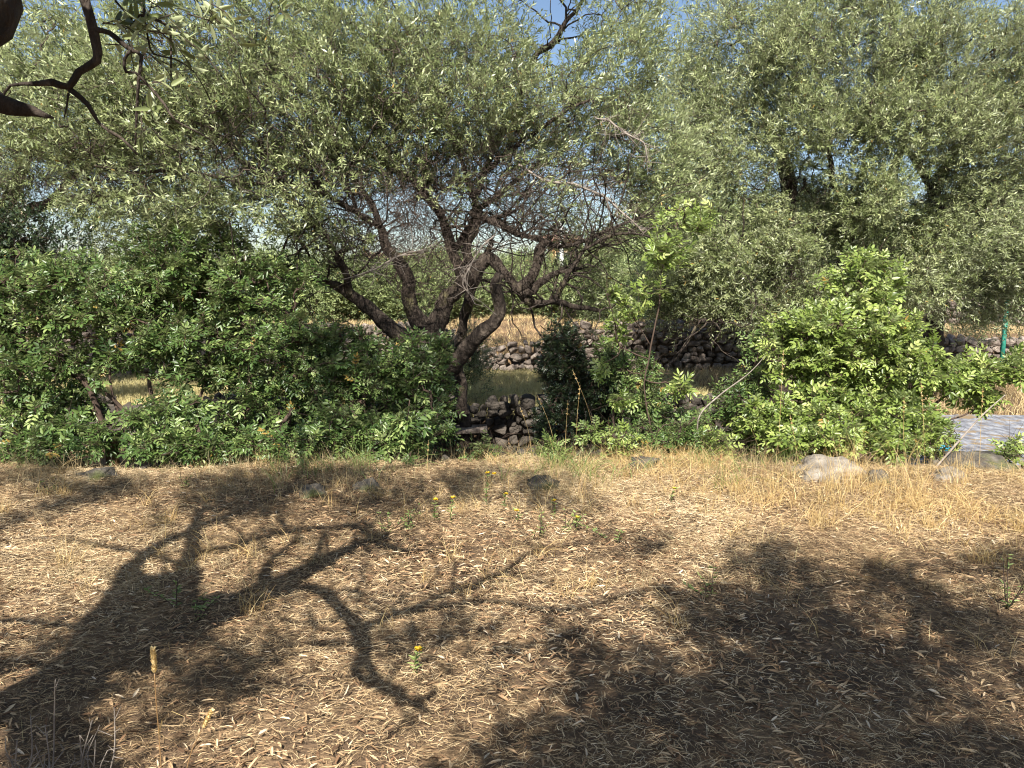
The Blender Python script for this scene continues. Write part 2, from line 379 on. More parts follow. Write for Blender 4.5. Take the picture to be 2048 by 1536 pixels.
# lane surface
lx = np.linspace(4.3, 14, 60); ly = np.linspace(7.3, 10.6, 24); X, Y = np.meshgrid(lx, ly)
Y2 = Y+0.10*(X-3)+0.08*np.sin(X*2.2)*(np.abs(Y-9)>1.5); Z = np.maximum(ground_z(X, Y2), -0.46)+0.03
V = np.stack([X, Y2, Z], -1).reshape(-1, 3); i = ((np.arange(23)*60).reshape(-1, 1)+np.arange(59).reshape(1, -1)).reshape(-1, 1)
o = obj('lane', mesh_from('lane', V, 4, i+np.array([[0, 1, 61, 60]]), smooth=True), M_lane); o['kind'] = 'structure'

# ------------------------------------------------------------------ stones
import bmesh
def ico(sub):
    bm = bmesh.new(); bmesh.ops.create_icosphere(bm, subdivisions=sub, radius=1)
    V = np.array([v.co[:] for v in bm.verts]); Fc = np.array([[v.index for v in f.verts] for f in bm.faces]); bm.free(); return V, Fc
IV, IF = ico(3); IV3, IF3 = ico(4)
def stones(centres, sizes, rs, rough=.28):
    N = len(centres); n = len(IV)
    s = np.sign(IV)*np.abs(IV)**0.6                      # blockier than a ball
    V = np.repeat(s[None], N, 0)
    for k in range(3):
        dirs = nrm(rs.normal(size=(N, 1, 3))); ph = rs.uniform(0, 6.28, (N, 1)); fr = rs.uniform(1.5, 4, (N, 1))
        V = V*(1+rough*.5*np.sin(fr*np.sum(IV[None]*dirs, -1)+ph))[..., None]
    for k in range(9):
        dr = nrm(rs.normal(size=(N, 1, 3))); c = rs.uniform(.5, .82, (N, 1)); ex = np.maximum(np.sum(V*dr, -1)-c, 0); V = V-dr*ex[..., None]*.9
    V = V*(1+rs.normal(size=(N, n, 1))*.03)
    a = rs.uniform(-.3, .3, (N, 1)); b = rs.uniform(-.3, .3, (N, 1))
    V = V*sizes[:, None, :]
    x = V[..., 0]*np.cos(a)-V[..., 2]*np.sin(a); z = V[..., 0]*np.sin(a)+V[..., 2]*np.cos(a)
    x2 = x*np.cos(b)-V[..., 1]*np.sin(b); y2 = x*np.sin(b)+V[..., 1]*np.cos(b)
    V = np.stack([x2, y2, z], -1)+centres[:, None, :]
    Q = (IF[None]+(np.arange(N)*n).reshape(-1, 1, 1)).reshape(-1, 3)
    return V.reshape(-1, 3), Q
def dry_wall(name, label, x0, x1, yf, zb, zt, size, mat, seed, depth=.45):
    rs = np.random.default_rng(seed); cs, ss = [], []
    x = x0; rows = 0
    zz = 0.0
    hmax = max(zt(x)-zb(x) for x in np.linspace(x0, x1, 30))
    while zz < hmax:
        h = size*rs.uniform(.55, .85); x = x0+rs.uniform(-.1, .1)
        while x < x1:
            wd = size*rs.uniform(.6, 1.5)
            z = zb(x)-.05+zz+h*.5+rs.normal(0, .015)
            if z-h*.3 < zt(x)+.03*math.sin(3*x):
                for dy in ((0,) if zz < hmax-size*1.6 else (0, depth*.7)):
                    cs.append((x+wd*.5, yf(x)+rs.normal(0, .02)+dy+zz*.08, z)); ss.append((wd*.54, size*rs.uniform(.45, .7), h*.60))
            x += wd
        zz += h
    V, Q = stones(np.array(cs), np.array(ss), rs)
    c = V.mean(0); o = obj(name, mesh_from(name, V-c, 3, Q, smooth=False), mat, loc=tuple(c))
    return tag(o, label, 'wall')
dry_wall('dry_stone_wall', 'long far dry stone wall of grey brown lava stones with straw coloured grass on top', -12, 7.2,
         lambda x: farwall_y(x), lambda x: float(ground_z(x, farwall_y(x)-.3)), farwall_top, .17, M_lava, 11)
dry_wall('dry_stone_wall', 'low right hand dry stone wall above the lane behind the bright bush', 7.3, 14,
         lambda x: farwall_y(x)-.2, lambda x: float(ground_z(x, farwall_y(x)-.5)), lambda x: .48, .20, M_lava, 12)
dry_wall('dry_stone_wall', 'farthest low stone wall behind the green post, sun on orange grass below it', 6.3, 16,
         lambda x: 18.2, lambda x: .55, lambda x: 1.08, .22, M_lava, 13)
dry_wall('dry_stone_wall', 'near low wall of lava stones coloured darker for the shade under the central olive', -8, 3.1,
         lambda x: 9.0+.05*np.sin(x), lambda x: -.5, lambda x: .05+.05*sstep(-1, 1, x), .15, M_lava_shade, 14)
dry_wall('retaining_wall', 'rough stone edging at the back edge of the near terrace', -6.5, 7.5,
         lambda x: float(edge_y(x)+.18), lambda x: -.5, lambda x: -.09, .2, M_darkrock, 15)
def rock(label, px, py, wpx, hpx, mat, seed, name='rock', z=None, mossy=False, dy=.8):
    g = G(px, py+hpx*.5, 0.02); D = g[1]; sx = wpx/F*D*.5; sz = hpx/F*D*.62
    V = IV3.copy(); out = []
    for v in V:
        p = Vector(v*1.3)+Vector((seed*3.7, 0, 0)); f = 1+.45*mnoise.noise(p)+.30*abs(mnoise.noise(p*2.7))+.16*abs(mnoise.noise(p*6))+.08*mnoise.noise(p*15)
        q = np.sign(v)*np.abs(v)**.8*f; out.append(q*np.array([sx, sx*dy, sz]))
    V = np.array(out); loc = (g[0], D, max(ground_z(g[0], D), -.02)-sz*.12)
    o = obj(name, mesh_from(name, V, 3, IF3, smooth=True), mat, loc=loc)
    return tag(o, label, 'rock')
rock('large flat pale lichen grey rock at the terrace edge in front of the bright bush', 1655, 930, 130, 55, M_rock, 1)
rock('dark mossy lump of rock below the hanging leafy weed', 735, 962, 46, 30, M_darkrock, 3)
rock('low dark rounded rock left of the mossy lump', 625, 972, 52, 28, M_darkrock, 4)
rock('small jagged dark rock right of the large pale rock', 1755, 955, 45, 34, M_darkrock, 5)
rock('low grey rock at the foot of tall straw stalks at the right edge', 1895, 948, 66, 30, M_rock, 6)
rock('broad brown mossy boulder at the right edge beside the lane', 1945, 905, 130, 50, M_darkrock, 7)
rock('small dark grey stone by the wooden stump', 200, 952, 60, 26, M_darkrock, 9)
rock('dark stone half hidden in dry grass below the dark evergreen shrub', 1085, 955, 60, 34, M_darkrock, 12)
rock('grey stone in weeds right of the sapling stems', 1290, 925, 50, 30, M_darkrock, 14)

# wooden stump (broken post)
g = G(234, 925); V, Q, _ = limb([(g[0]-.02, 6.35, -.1, .055), (g[0], 6.33, .10, .05), (g[0]+.01, 6.33, .24, .048), (g[0]+.012, 6.33, .262, .036)], n=16, gnarl=.2, wander=.1, step=.02, seed=4)
c = np.array([g[0], 6.33, 0]); tag(obj('wooden_post', mesh_from('wooden_post', V-c, 4, Q, smooth=True), M_post, loc=tuple(c)), 'short weathered brown wooden post under the left bushes', 'post')

# ------------------------------------------------------------------ tree builder
def build_tree(name, label, cat, limbs, blobs, centre, seed, leaf, mat, bark=M_bark, twigm=M_twig, per=7, slen=.2, nl=12, leafL=.055, leafW=.013,
               droop=.25, bare=None, deadlimbs=None, upw=.35, jitter=.5, group=None, r0=.0022, trunk_n=12, extra_tips=None, spray=None, clump=8, walk=0, thin=1.0, outw=.6, loc=None, single=True, spread=.16):
    rs = np.random.default_rng(seed); parts = []; nodes = []
    for k, l in enumerate(limbs):
        if thin != 1: l = [(a, b, c, r*thin if r > .012 else r*.85) for a, b, c, r in l]
        V, Q, nd = limb(l, n=trunk_n if l[0][3] > .03 else 10, step=.035, seed=k+seed, gnarl=.16, wander=.75); parts.append((V, Q)); nodes.append(nd)
    nodes = np.concatenate(nodes)
    if walk:
        clear = name == 'olive_tree' and seed == 61
        cand = nodes[(nodes[:, 3] < .05) & (nodes[:, 3] > .006) & (nodes[:, 2] > nodes[0, 2]+1.2)]; i0 = rs.integers(0, len(cand), walk); K = 11; st = cand[i0]
        pos = st[:, :3].copy(); dirv = nrm(nrm(pos-np.array(centre)+np.array([0, 0, .8]))*.5+rs.normal(size=pos.shape)*.7+np.array([0, 0, .25])); seg = rs.uniform(.05, .15, (walk, 1)); W_ = [pos.copy()]
        for q_ in range(K-1):
            dirv = nrm(dirv+rs.normal(size=pos.shape)*.38+np.array([0, 0, .03])); pos = pos+dirv*seg; W_.append(pos.copy())
        W_ = np.stack(W_, 1); r1 = np.minimum(st[:, 3]*.6, rs.uniform(.006, .016, walk)); WR = r1[:, None]*np.linspace(1, .3, K)[None, :]
        if clear:
            inv = ((W_[..., 1] > .2) & (np.arctan2(W_[..., 2]-CZ, np.maximum(W_[..., 1], .01)) < R(25)) & (np.abs(W_[..., 0]) < .9*W_[..., 1]+.1)).any(1); W_ = W_[~inv]; WR = WR[~inv]
        parts.append(tubes(W_, WR, 6)); nodes = np.vstack([nodes, np.concatenate([W_.reshape(-1, 3), WR.reshape(-1, 1)], 1)])
    base = limbs[0][0][:3] if loc is None else loc
    t = thing(name, label, cat, base, group)
    V, Q = join(parts); obj('trunk', mesh_from(name+'_trunk', V, 4, Q, smooth=True), bark, t)
    T = blob_targets(blobs, rs, clump) if blobs else np.zeros((0, 3))
    if name == 'olive_tree' and seed == 21:
        q = T[:, :2]+SUNH*COT*T[:, 2:3]; kill = (q[:, 0] > -.9) & (q[:, 0] < .9) & (q[:, 1] > 9.4) & (q[:, 1] < 14.2) & (rs.random(len(T)) < .4); T = T[~kill]
    if extra_tips is not None: T = np.vstack([T, extra_tips])
    nleafy = len(T)
    if bare: B = blob_targets(bare, rs); T = np.vstack([T, B])
    sel = nodes[nodes[:, 3] < .09] if len(nodes) > 40 else nodes
    pts, rr, allp = grow(sel, T, r0=r0, rs=rs)
    leafy_pts = T[:nleafy]
    tv = [tubes(pts, rr, 4)]
    (LV, LQ), v, (tp, tr) = shoots(leafy_pts, np.array(centre), per, slen, nl, leafL, leafW, droop, rs, upw=upw, jitter=jitter, outw=outw, single=single, spread=spread)
    tv.append(tubes(tp, tr, 3))
    if bare:
        # side spurs on bare twigs
        n = len(B)*5; b = np.repeat(B, 5, 0)+rs.normal(size=(n, 3))*.10; d = nrm(rs.normal(size=(n, 3))+np.array([0, 0, -.2])); L = rs.uniform(.06, .30, (n, 1))
        sp = np.stack([b, b+d*L*.5+rs.normal(size=b.shape)*.015, b+d*L+rs.normal(size=b.shape)*.03], 1)
        tv.append(tubes(sp, np.tile([[.0028, .002, .001]], (n, 1)), 3))
    if spray is not None:
        (sV, sQ), sv, (stp, strr) = spray; LV, LQ = join([(LV, LQ), (sV, sQ)]); v = np.concatenate([v, sv]); tv.append(tubes(stp, strr, 4))
    V, Q = join(tv); obj('twigs', mesh_from(name+'_twigs', V, 4, Q, smooth=True), twigm, t)
    obj('crown', mesh_from(name+'_crown', LV, 4, LQ, attr=v), mat, t)
    if deadlimbs:
        for k, l in enumerate(deadlimbs):
            l = [(a, b, c, r*.6) for a, b, c, r in l]
            V, Q, nd = limb(l, n=6, step=.05, seed=90+k, gnarl=.1, wander=1.5)
            pr = [(V, Q)]; m = len(nd)*3; ii = rs.integers(2, len(nd), m); b = nd[ii, :3]; d = nrm(rs.normal(size=(m, 3))+nrm(nd[-1:, :3]-nd[:1, :3])*.5); L = rs.uniform(.05, .35, (m, 1))
            pr.append(tubes(np.stack([b, b+d*L*.5+rs.normal(size=b.shape)*.02, b+d*L+rs.normal(size=b.shape)*.04], 1), np.tile([[.004, .0028, .0013]], (m, 1)), 4))
            V, Q = join(pr); oo = obj('dead_branch', mesh_from(name+'_dead', V, 4, Q, smooth=True), M_dead, t); oo['label'] = 'pale bare dead branch'
    print(name, 'leaves', len(v), 'twigs', len(pts))
    return t

# ------------------------------------------------------------------ central olive
A = [
 [(815, 1010, 8.3, 170), (822, 900, 8.25, 140), (835, 800, 8.2, 125), (850, 720, 8.2, 115), (862, 660, 8.2, 90)],
 [(835, 800, 8.15, 70), (890, 745, 8.0, 52), (930, 700, 7.9, 46), (985, 650, 7.8, 40), (1000, 610, 7.75, 36), (993, 570, 7.7, 34), (998, 548, 7.68, 26)],
 [(862, 680, 8.2, 62), (885, 615, 8.2, 48), (920, 580, 8.2, 44), (950, 545, 8.2, 42), (975, 520, 8.2, 36), (1008, 545, 8.15, 28), (1038, 588, 8.1, 26), (1070, 603, 8.1, 23), (1110, 601, 8.05, 20), (1150, 614, 8.0, 15), (1200, 622, 7.9, 10)],
 [(945, 550, 8.2, 36), (938, 500, 8.2, 26), (955, 450, 8.3, 22), (952, 400, 8.35, 20), (965, 350, 8.4, 17), (1000, 318, 8.4, 14), (1062, 270, 8.4, 12), (1125, 225, 8.3, 9), (1180, 200, 8.2, 6)],
 [(850, 680, 8.2, 58), (820, 600, 8.15, 44), (815, 560, 8.1, 38), (800, 522, 8.1, 34), (768, 492, 8.1, 28), (755, 440, 8.1, 20), (735, 390, 8.0, 17), (700, 340, 7.9, 13), (660, 280, 7.8, 9)],
 [(845, 705, 8.2, 56), (780, 655, 8.0, 44), (735, 615, 7.9, 36), (690, 580, 7.8, 30), (640, 560, 7.7, 22), (590, 540, 7.6, 17), (520, 530, 7.5, 11), (440, 510, 7.4, 7)],
 [(930, 570, 8.25, 36), (905, 500, 8.4, 30), (888, 440, 8.4, 25), (868, 408, 8.4, 22), (842, 380, 8.4, 19), (806, 352, 8.4, 16), (758, 321, 8.4, 12), (710, 290, 8.3, 9)],
 [(850, 385, 8.4, 17), (851, 340, 8.4, 15), (853, 300, 8.4, 11)],
 [(1028, 585, 8.1, 34), (1062, 545, 8.1, 30), (1078, 500, 8.1, 26), (1086, 482, 8.1, 20), (1062, 475, 8.1, 16), (1030, 463, 8.1, 18), (985, 440, 8.2, 20), (945, 425, 8.3, 18)],
 [(1086, 486, 8.1, 17), (1120, 492, 8.05, 14), (1160, 485, 8.0, 11), (1220, 458, 7.9, 9), (1290, 430, 7.8, 6)],
 [(1040, 592, 8.1, 30), (1068, 575, 8.1, 26), (1090, 556, 8.05, 20), (1120, 543, 8.0, 14), (1160, 535, 8.0, 8)],
 [(1112, 602, 8.05, 17), (1128, 572, 8.0, 15), (1142, 540, 7.95, 13), (1168, 500, 7.9, 9), (1190, 450, 7.9, 6)],
 [(952, 400, 8.35, 17), (930, 340, 8.5, 14), (900, 260, 8.6, 13), (870, 200, 8.6, 12), (857, 140, 8.6, 11), (840, 99, 8.6, 10), (806, 51, 8.5, 8), (748, 0, 8.4, 7), (700, -60, 8.3, 5)],
 [(965, 350, 8.4, 16), (990, 290, 8.7, 15), (1030, 220, 8.9, 14), (1060, 140, 9, 16), (1072, 105, 9, 17), (1107, 82, 9, 15), (1134, 44, 9, 12), (1158, 15, 9, 10), (1180, -40, 9, 7)],
 [(700, 590, 7.8, 22), (680, 520, 7.7, 20), (640, 460, 7.6, 18), (590, 405, 7.5, 16), (535, 352, 7.4, 14), (475, 314, 7.3, 12), (440, 270, 7.2, 9), (380, 240, 7.1, 6)],
 [(760, 455, 8.1, 18), (700, 420, 7.8, 15), (610, 370, 7.5, 13), (500, 365, 7.2, 11), (380, 345, 7.0, 9), (270, 345, 6.9, 7), (190, 330, 6.9, 5)],
 [(905, 500, 8.4, 22), (930, 470, 8.6, 20), (960, 420, 8.9, 18), (1010, 380, 9.1, 16), (1060, 340, 9.3, 12), (1130, 300, 9.4, 8)],
 [(800, 352, 8.4, 13), (770, 290, 8.5, 11), (740, 210, 8.6, 9), (650, 130, 8.4, 7), (560, 60, 8.2, 5)],
 [(1165, 500, 7.9, 9), (1230, 470, 7.7, 8), (1290, 470, 7.6, 6), (1350, 500, 7.5, 5)],
 [(930, 1000, 8.75, 40), (928, 880, 8.8, 38), (925, 800, 8.8, 34), (918, 720, 8.9, 32), (925, 650, 8.9, 30), (935, 600, 8.9, 28), (960, 540, 9, 22), (985, 480, 9, 14)],
]
limbsA = [pxlimb(l) for l in A]
deadA = [pxlimb(l) for l in [
 [(1040, 330, 7.9, 8), (1065, 345, 7.85, 8), (1110, 365, 7.8, 8), (1160, 372, 7.75, 8), (1215, 395, 7.7, 7), (1250, 430, 7.65, 6), (1285, 465, 7.6, 4)],
 [(1190, 235, 7.8, 5), (1215, 240, 7.7, 7), (1245, 262, 7.7, 7), (1288, 285, 7.65, 5), (1292, 325, 7.6, 3)],
 [(990, 470, 7.7, 4), (960, 500, 7.6, 5), (935, 540, 7.6, 5), (925, 570, 7.6, 4), (950, 600, 7.6, 3)],
 [(680, 560, 7.4, 3), (740, 545, 7.4, 5), (790, 515, 7.4, 6), (845, 500, 7.4, 4)],
]]
blobsA = [
 (700, 130, 8.6, 1.5, 1.2, .75, 300), (900, 190, 8.4, 1.0, 1.2, .75, 280), (620, 330, 7.8, .8, .8, .35, 80), (1060, 330, 8.6, .6, .7, .3, 80), (850, 330, 8.5, .9, .7, .35, 110), (1000, 130, 8.8, .5, .8, .4, 60), (1150, 480, 8.6, .5, .5, .3, 50), (560, 230, 7.9, 1.2, 1.1, .7, 220), (420, 110, 7.6, .9, 1, .8, 150),
 (980, 60, 8.8, .6, 1.0, .5, 80), (760, 60, 8.6, 1.2, 1, .5, 110), (1240, 130, 9.0, .7, 1.0, .75, 170), (1270, 310, 8.7, .75, .9, .6, 150), (1090, 230, 8.8, .6, .9, .45, 100),
 (330, 240, 7.2, .9, .8, .55, 120), (170, 230, 7.1, .9, .8, .55, 150), (90, 110, 7.4, .7, .8, .5, 70), (500, 420, 7.4, .9, .7, .35, 80), (330, 400, 7.1, .8, .6, .25, 50),
 (1330, 400, 8.4, .5, .7, .5, 90), (720, 330, 8.1, .9, .8, .35, 90), (1000, 400, 8.4, 1.1, .8, .35, 60), (950, 250, 8.3, .8, .8, .45, 130), (820, 180, 8.2, .8, .8, .5, 90), (640, 470, 7.8, .6, .6, .3, 45), (1180, 580, 8.4, .3, .4, .4, 30),
 (880, -120, 8.8, 2.2, 1.4, .7, 200), (400, -60, 8, 1.5, 1.2, .6, 90),
]
bareA = [(720, 430, 7.9, 1.0, .7, .5, 400), (950, 400, 8.2, 1.1, .7, .6, 480), (800, 520, 8.0, .9, .5, .3, 120), (1150, 420, 8.0, .8, .7, .5, 150), (420, 330, 7.2, 1.4, .8, .4, 130), (850, 560, 8.0, .9, .6, .35, 90), (150, 330, 7.4, .9, .7, .3, 70), (1050, 560, 8.0, .5, .5, .3, 45), (800, 200, 8.2, 1.7, .9, .7, 260), (450, 180, 7.4, 1.2, .8, .6, 130), (1150, 280, 8.4, .9, .8, .6, 120)]
build_tree('olive_tree', 'big gnarled olive tree with many forked dark trunks in the centre', 'tree', limbsA, blobsA, P(830, 430, 8.4), 21, None, M_olive, walk=340, thin=.64, trunk_n=18,
           per=8, slen=.20, nl=12, leafL=.064, leafW=.0155, bare=bareA, deadlimbs=deadA, droop=.15)

# ------------------------------------------------------------------ right olive (fine leaves)
B = [
 [(1560, 900, 11.6, 80), (1565, 760, 11.6, 70), (1590, 640, 11.5, 60), (1600, 560, 11.5, 55)],
 [(1600, 570, 11.5, 46), (1570, 470, 11.6, 40), (1580, 380, 11.7, 36), (1560, 300, 11.8, 26), (1520, 200, 11.9, 14), (1500, 90, 12, 8)],
 [(1590, 600, 11.5, 24), (1530, 600, 11.0, 15), (1460, 640, 10.6, 9), (1400, 640, 10.4, 7), (1370, 700, 10.3, 4)],
 [(1600, 600, 11.5, 36), (1700, 520, 11.6, 30), (1760, 430, 11.7, 28), (1790, 330, 11.8, 20), (1830, 200, 11.9, 12), (1850, 60, 12, 8)],
 [(1580, 620, 11.4, 30), (1530, 530, 11.0, 22), (1450, 470, 10.8, 15), (1400, 400, 10.7, 10)],
 [(1860, 760, 12.3, 50), (1870, 620, 12.3, 42), (1880, 500, 12.2, 36), (1870, 400, 12.1, 30), (1890, 330, 12, 26), (1920, 290, 12, 16), (1960, 180, 12, 8)],
 [(1880, 420, 12.1, 24), (1850, 350, 12, 18), (1800, 280, 12, 10)],
 [(1700, 520, 11.6, 22), (1690, 420, 11.4, 18), (1660, 330, 11.3, 12), (1650, 200, 11.4, 7)],
 [(1880, 480, 12.2, 22), (1960, 420, 11.8, 18), (2040, 380, 11.5, 12), (2120, 360, 11.3, 8)],
]
blobsB = [
 (1480, 130, 11.4, 1.0, 1.2, 1.0, 260), (1700, 120, 11.4, 1.3, 1.3, 1.0, 340), (1900, 130, 11.5, 1.3, 1.3, 1.0, 340), (2060, 250, 11.2, 1.0, 1.2, 1.2, 260),
 (1450, 330, 11.2, .8, 1.0, .6, 160), (1420, 520, 10.8, .7, .7, .5, 170), (1480, 600, 10.8, .7, .5, .28, 90), (1640, 260, 11.0, 1.0, .9, .6, 190), (1850, 260, 10.9, 1.0, .8, .55, 170), (1740, 400, 10.9, .55, .6, .5, 90),
 (1540, 470, 10.9, .7, .6, .45, 110), (1950, 480, 11.0, .8, .9, .75, 190), (2050, 560, 10.8, .6, .8, .5, 110), (1830, 560, 11.0, .55, .6, .4, 80), (1350, 570, 10.9, .5, .5, .5, 80), (1600, 560, 11.2, .7, .5, .3, 60),
 (1760, 470, 11.6, .9, .5, .6, 150), (1580, 430, 11.9, .6, .4, .5, 70), (1740, 600, 11.6, .8, .4, .3, 60), (1680, 560, 11.9, .9, .4, .3, 60), (1640, 420, 12.1, .5, .4, .4, 50), (1900, 420, 12.4, .5, .5, .5, 50), (1560, 620, 11.2, .8, .4, .3, 60), (1960, 330, 11.2, .8, .7, .6, 110),
 (1700, -100, 11.6, 2.4, 1.5, .8, 260), (1380, 230, 11.2, .6, .8, .8, 110), (1960, 620, 11.3, .5, .4, .25, 30), (2150, 120, 11.3, .9, 1.2, 1.2, 150),
]
bareB = [(1580, 400, 11.3, 1.1, .6, .7, 110), (1500, 560, 10.9, .9, .6, .35, 80), (1850, 420, 11.6, .9, .5, .5, 60)]
build_tree('olive_tree', 'tall dense silvery green olive tree filling the right side', 'tree', [pxlimb(l) for l in B], blobsB, P(1740, 420, 11.9), 33, None, M_olive2, clump=6, thin=.8, walk=90,
           per=11, slen=.24, nl=13, leafL=.068, leafW=.0155, bare=bareB, droop=.25, upw=.3, r0=.0028, spread=.22, loc=P(1700, 900, 11.8))

# ------------------------------------------------------------------ left background olive
C = [
 [(-60, 900, 10.6, 90), (-50, 700, 10.6, 80), (-20, 560, 10.6, 66), (10, 470, 10.5, 56)],
 [(10, 480, 10.5, 44), (60, 420, 10.4, 34), (130, 400, 10.3, 24), (230, 390, 10.2, 16), (330, 360, 10.1, 10)],
 [(0, 470, 10.5, 44), (30, 370, 10.6, 34), (80, 260, 10.7, 26), (120, 150, 10.8, 18), (180, 40, 10.9, 10)],
 [(-10, 490, 10.5, 36), (-60, 380, 10.6, 30), (-80, 200, 10.7, 20), (-60, 60, 10.8, 12)],
 [(90, 410, 10.4, 22), (160, 340, 10.5, 18), (250, 240, 10.6, 14), (300, 140, 10.7, 9)],
]
blobsC = [(120, 250, 10.4, 1.0, 1.0, .6, 170), (-60, 200, 10.5, 1.0, 1.0, 1.0, 150), (290, 300, 10.3, .9, .8, .5, 120), (60, 120, 10.9, 1.0, 1, .6, 120), (350, 420, 10.2, .8, .7, .35, 80), (450, 250, 10.8, .9, .8, .8, 130), (260, 470, 10.4, .9, .5, .25, 60), (-80, 420, 10.5, .6, .7, .5, 60), (60, 340, 10.2, .9, .6, .35, 90), (-20, 400, 10.2, .6, .5, .3, 40), (200, 420, 10.2, .7, .5, .2, 40)]
build_tree('olive_tree', 'olive tree behind the left bushes with dark low boughs', 'tree', [pxlimb(l) for l in C], blobsC, P(120, 420, 10.6), 41, None, M_olive, thin=.62, walk=60,
           per=8, slen=.22, nl=12, leafL=.065, leafW=.015, bare=[(130, 370, 10.3, 1.3, .6, .45, 260)], droop=.3)
# dark green leafy tree top at far left
D_ = [[(20, 900, 9.4, 40), (30, 700, 9.4, 34), (45, 560, 9.4, 26), (50, 480, 9.4, 16)]]
build_tree('broadleaf_tree', 'dark green rounded broadleaf tree at the left edge above the bushes', 'tree', [pxlimb(l) for l in D_],
           [(40, 490, 9.3, .75, .6, .42, 130), (-60, 560, 9.2, .6, .6, .4, 70)], P(40, 560, 9.4), 43, None, M_dark, per=8, slen=.16, nl=9, leafL=.05, leafW=.024, droop=.1)

# ------------------------------------------------------------------ pinnate bushes
def build_bush(name, label, limbs, blobs, centre, seed, mat, per=5, rl=.11, pairs=3, leafL=.05, leafW=.02, stem=M_rstem, base=None, group=None, cat='bush', r0=.0025, outw=.8, upw=.5, cone=.95):
    rs = np.random.default_rng(seed); parts = []; nodes = []
    for k, l in enumerate(limbs):
        l = [(a, b_, c, r*.62) for a, b_, c, r in l]; V, Q, nd = limb(l, n=8, step=.04, seed=k+seed, wander=.9); parts.append((V, Q)); nodes.append(nd)
    nodes = np.concatenate(nodes); T = blob_targets(blobs, rs, 14 if sum(b[-1] for b in blobs) > 150 else 0); T = T[T[:, 2] > np.maximum(ground_z(T[:, 0], T[:, 1]), -.1)+.05]
    b = limbs[0][0][:3] if base is None else base
    t = thing(name, label, cat, b, group)
    pts, rr, _ = grow(nodes, T, r0=r0, rs=rs)
    tips = pts[:, -1]; d = nrm(nrm(tips-pts[:, -3])*.6+nrm(tips-np.array(centre))*outw+np.array([0, -.15, upw])+rs.normal(size=tips.shape)*.25)
    (LV, LQ), v, (tp, tr) = pinnate(tips, d, per, rl, pairs, leafL, leafW, rs, cone=cone)
    parts.append(tubes(pts, rr, 5)); parts.append(tubes(tp, tr, 3))
    m = len(tips)//2; ii = rs.integers(0, len(tips), m); b0 = pts[ii, 2]; dd = nrm(d[ii]+rs.normal(size=(m, 3))*.7); L_ = rs.uniform(.08, .30, (m, 1))
    parts.append(tubes(np.stack([b0, b0+dd*L_*.5+rs.normal(size=(m, 3))*.015, b0+dd*L_+rs.normal(size=(m, 3))*.03], 1), np.tile([[.0026, .002, .001]], (m, 1)), 3))
    V, Q = join(parts); obj('stems', mesh_from(name+'_stems', V, 4, Q, smooth=True), stem, t)
    obj('foliage', mesh_from(name+'_foliage', LV, 4, LQ, attr=v), mat, t)
    print(name, 'leaflets', len(v)//2, 'tips', len(T))
    return t
build_bush('bush', 'left end bush with bare slanting stems and blue green leaves', [pxlimb(l) for l in [
   [(225, 905, 6.75, 22), (200, 830, 6.75, 20), (170, 770, 6.75, 18), (110, 700, 6.8, 14), (60, 640, 6.8, 9), (20, 560, 6.8, 5)],
   [(225, 905, 6.75, 14), (260, 850, 6.8, 13), (215, 790, 6.8, 12), (150, 750, 6.8, 10), (100, 690, 6.8, 7), (90, 600, 6.8, 4)],
   [(228, 905, 6.75, 12), (150, 850, 6.7, 10), (90, 810, 6.6, 7), (40, 790, 6.5, 5)],
   [(255, 860, 6.8, 9), (225, 790, 6.85, 8), (222, 700, 6.85, 6), (230, 600, 6.9, 4)]]],
   [(70, 610, 6.85, .55, .45, .42, 190), (40, 740, 6.6, .45, .4, .3, 110), (90, 850, 6.45, .38, .32, .26, 110), (220, 600, 6.9, .45, .4, .35, 130), (-60, 700, 6.7, .4, .4, .8, 130), (200, 720, 6.85, .4, .3, .2, 45), (20, 920, 6.4, .3, .2, .15, 30), (40, 540, 7.0, .3, .3, .25, 50), (150, 530, 7.1, .3, .3, .2, 40), (150, 880, 6.2, .40, .22, .16, 55), (60, 900, 6.1, .35, .2, .14, 50), (170, 800, 6.9, .3, .25, .2, 40)],
   P(140, 800, 6.9), 51, M_mastic, per=7)
build_bush('bush', 'second bush from the left with bright arching leaves beside the wooden post', [pxlimb(l) for l in [
   [(330, 910, 6.8, 16), (320, 840, 6.85, 14), (300, 760, 6.9, 12), (330, 660, 7, 9), (340, 560, 7, 6)],
   [(330, 910, 6.8, 12), (390, 820, 6.8, 10), (420, 700, 6.9, 8), (400, 580, 7, 5)],
   [(335, 900, 6.8, 8), (380, 870, 6.6, 6), (410, 850, 6.5, 4)]]],
   [(340, 560, 7.0, .42, .4, .38, 150), (400, 700, 6.85, .42, .4, .35, 140), (320, 700, 6.8, .35, .3, .3, 80), (350, 850, 6.5, .42, .3, .28, 150), (430, 600, 7.1, .3, .35, .4, 90), (290, 640, 6.9, .3, .3, .3, 60), (300, 490, 7.1, .3, .3, .22, 45), (400, 470, 7.2, .3, .3, .2, 40), (340, 890, 6.15, .40, .2, .13, 70), (440, 900, 6.2, .28, .2, .12, 40)],
   P(360, 800, 7), 52, M_mastic, per=6, leafL=.055, leafW=.02)
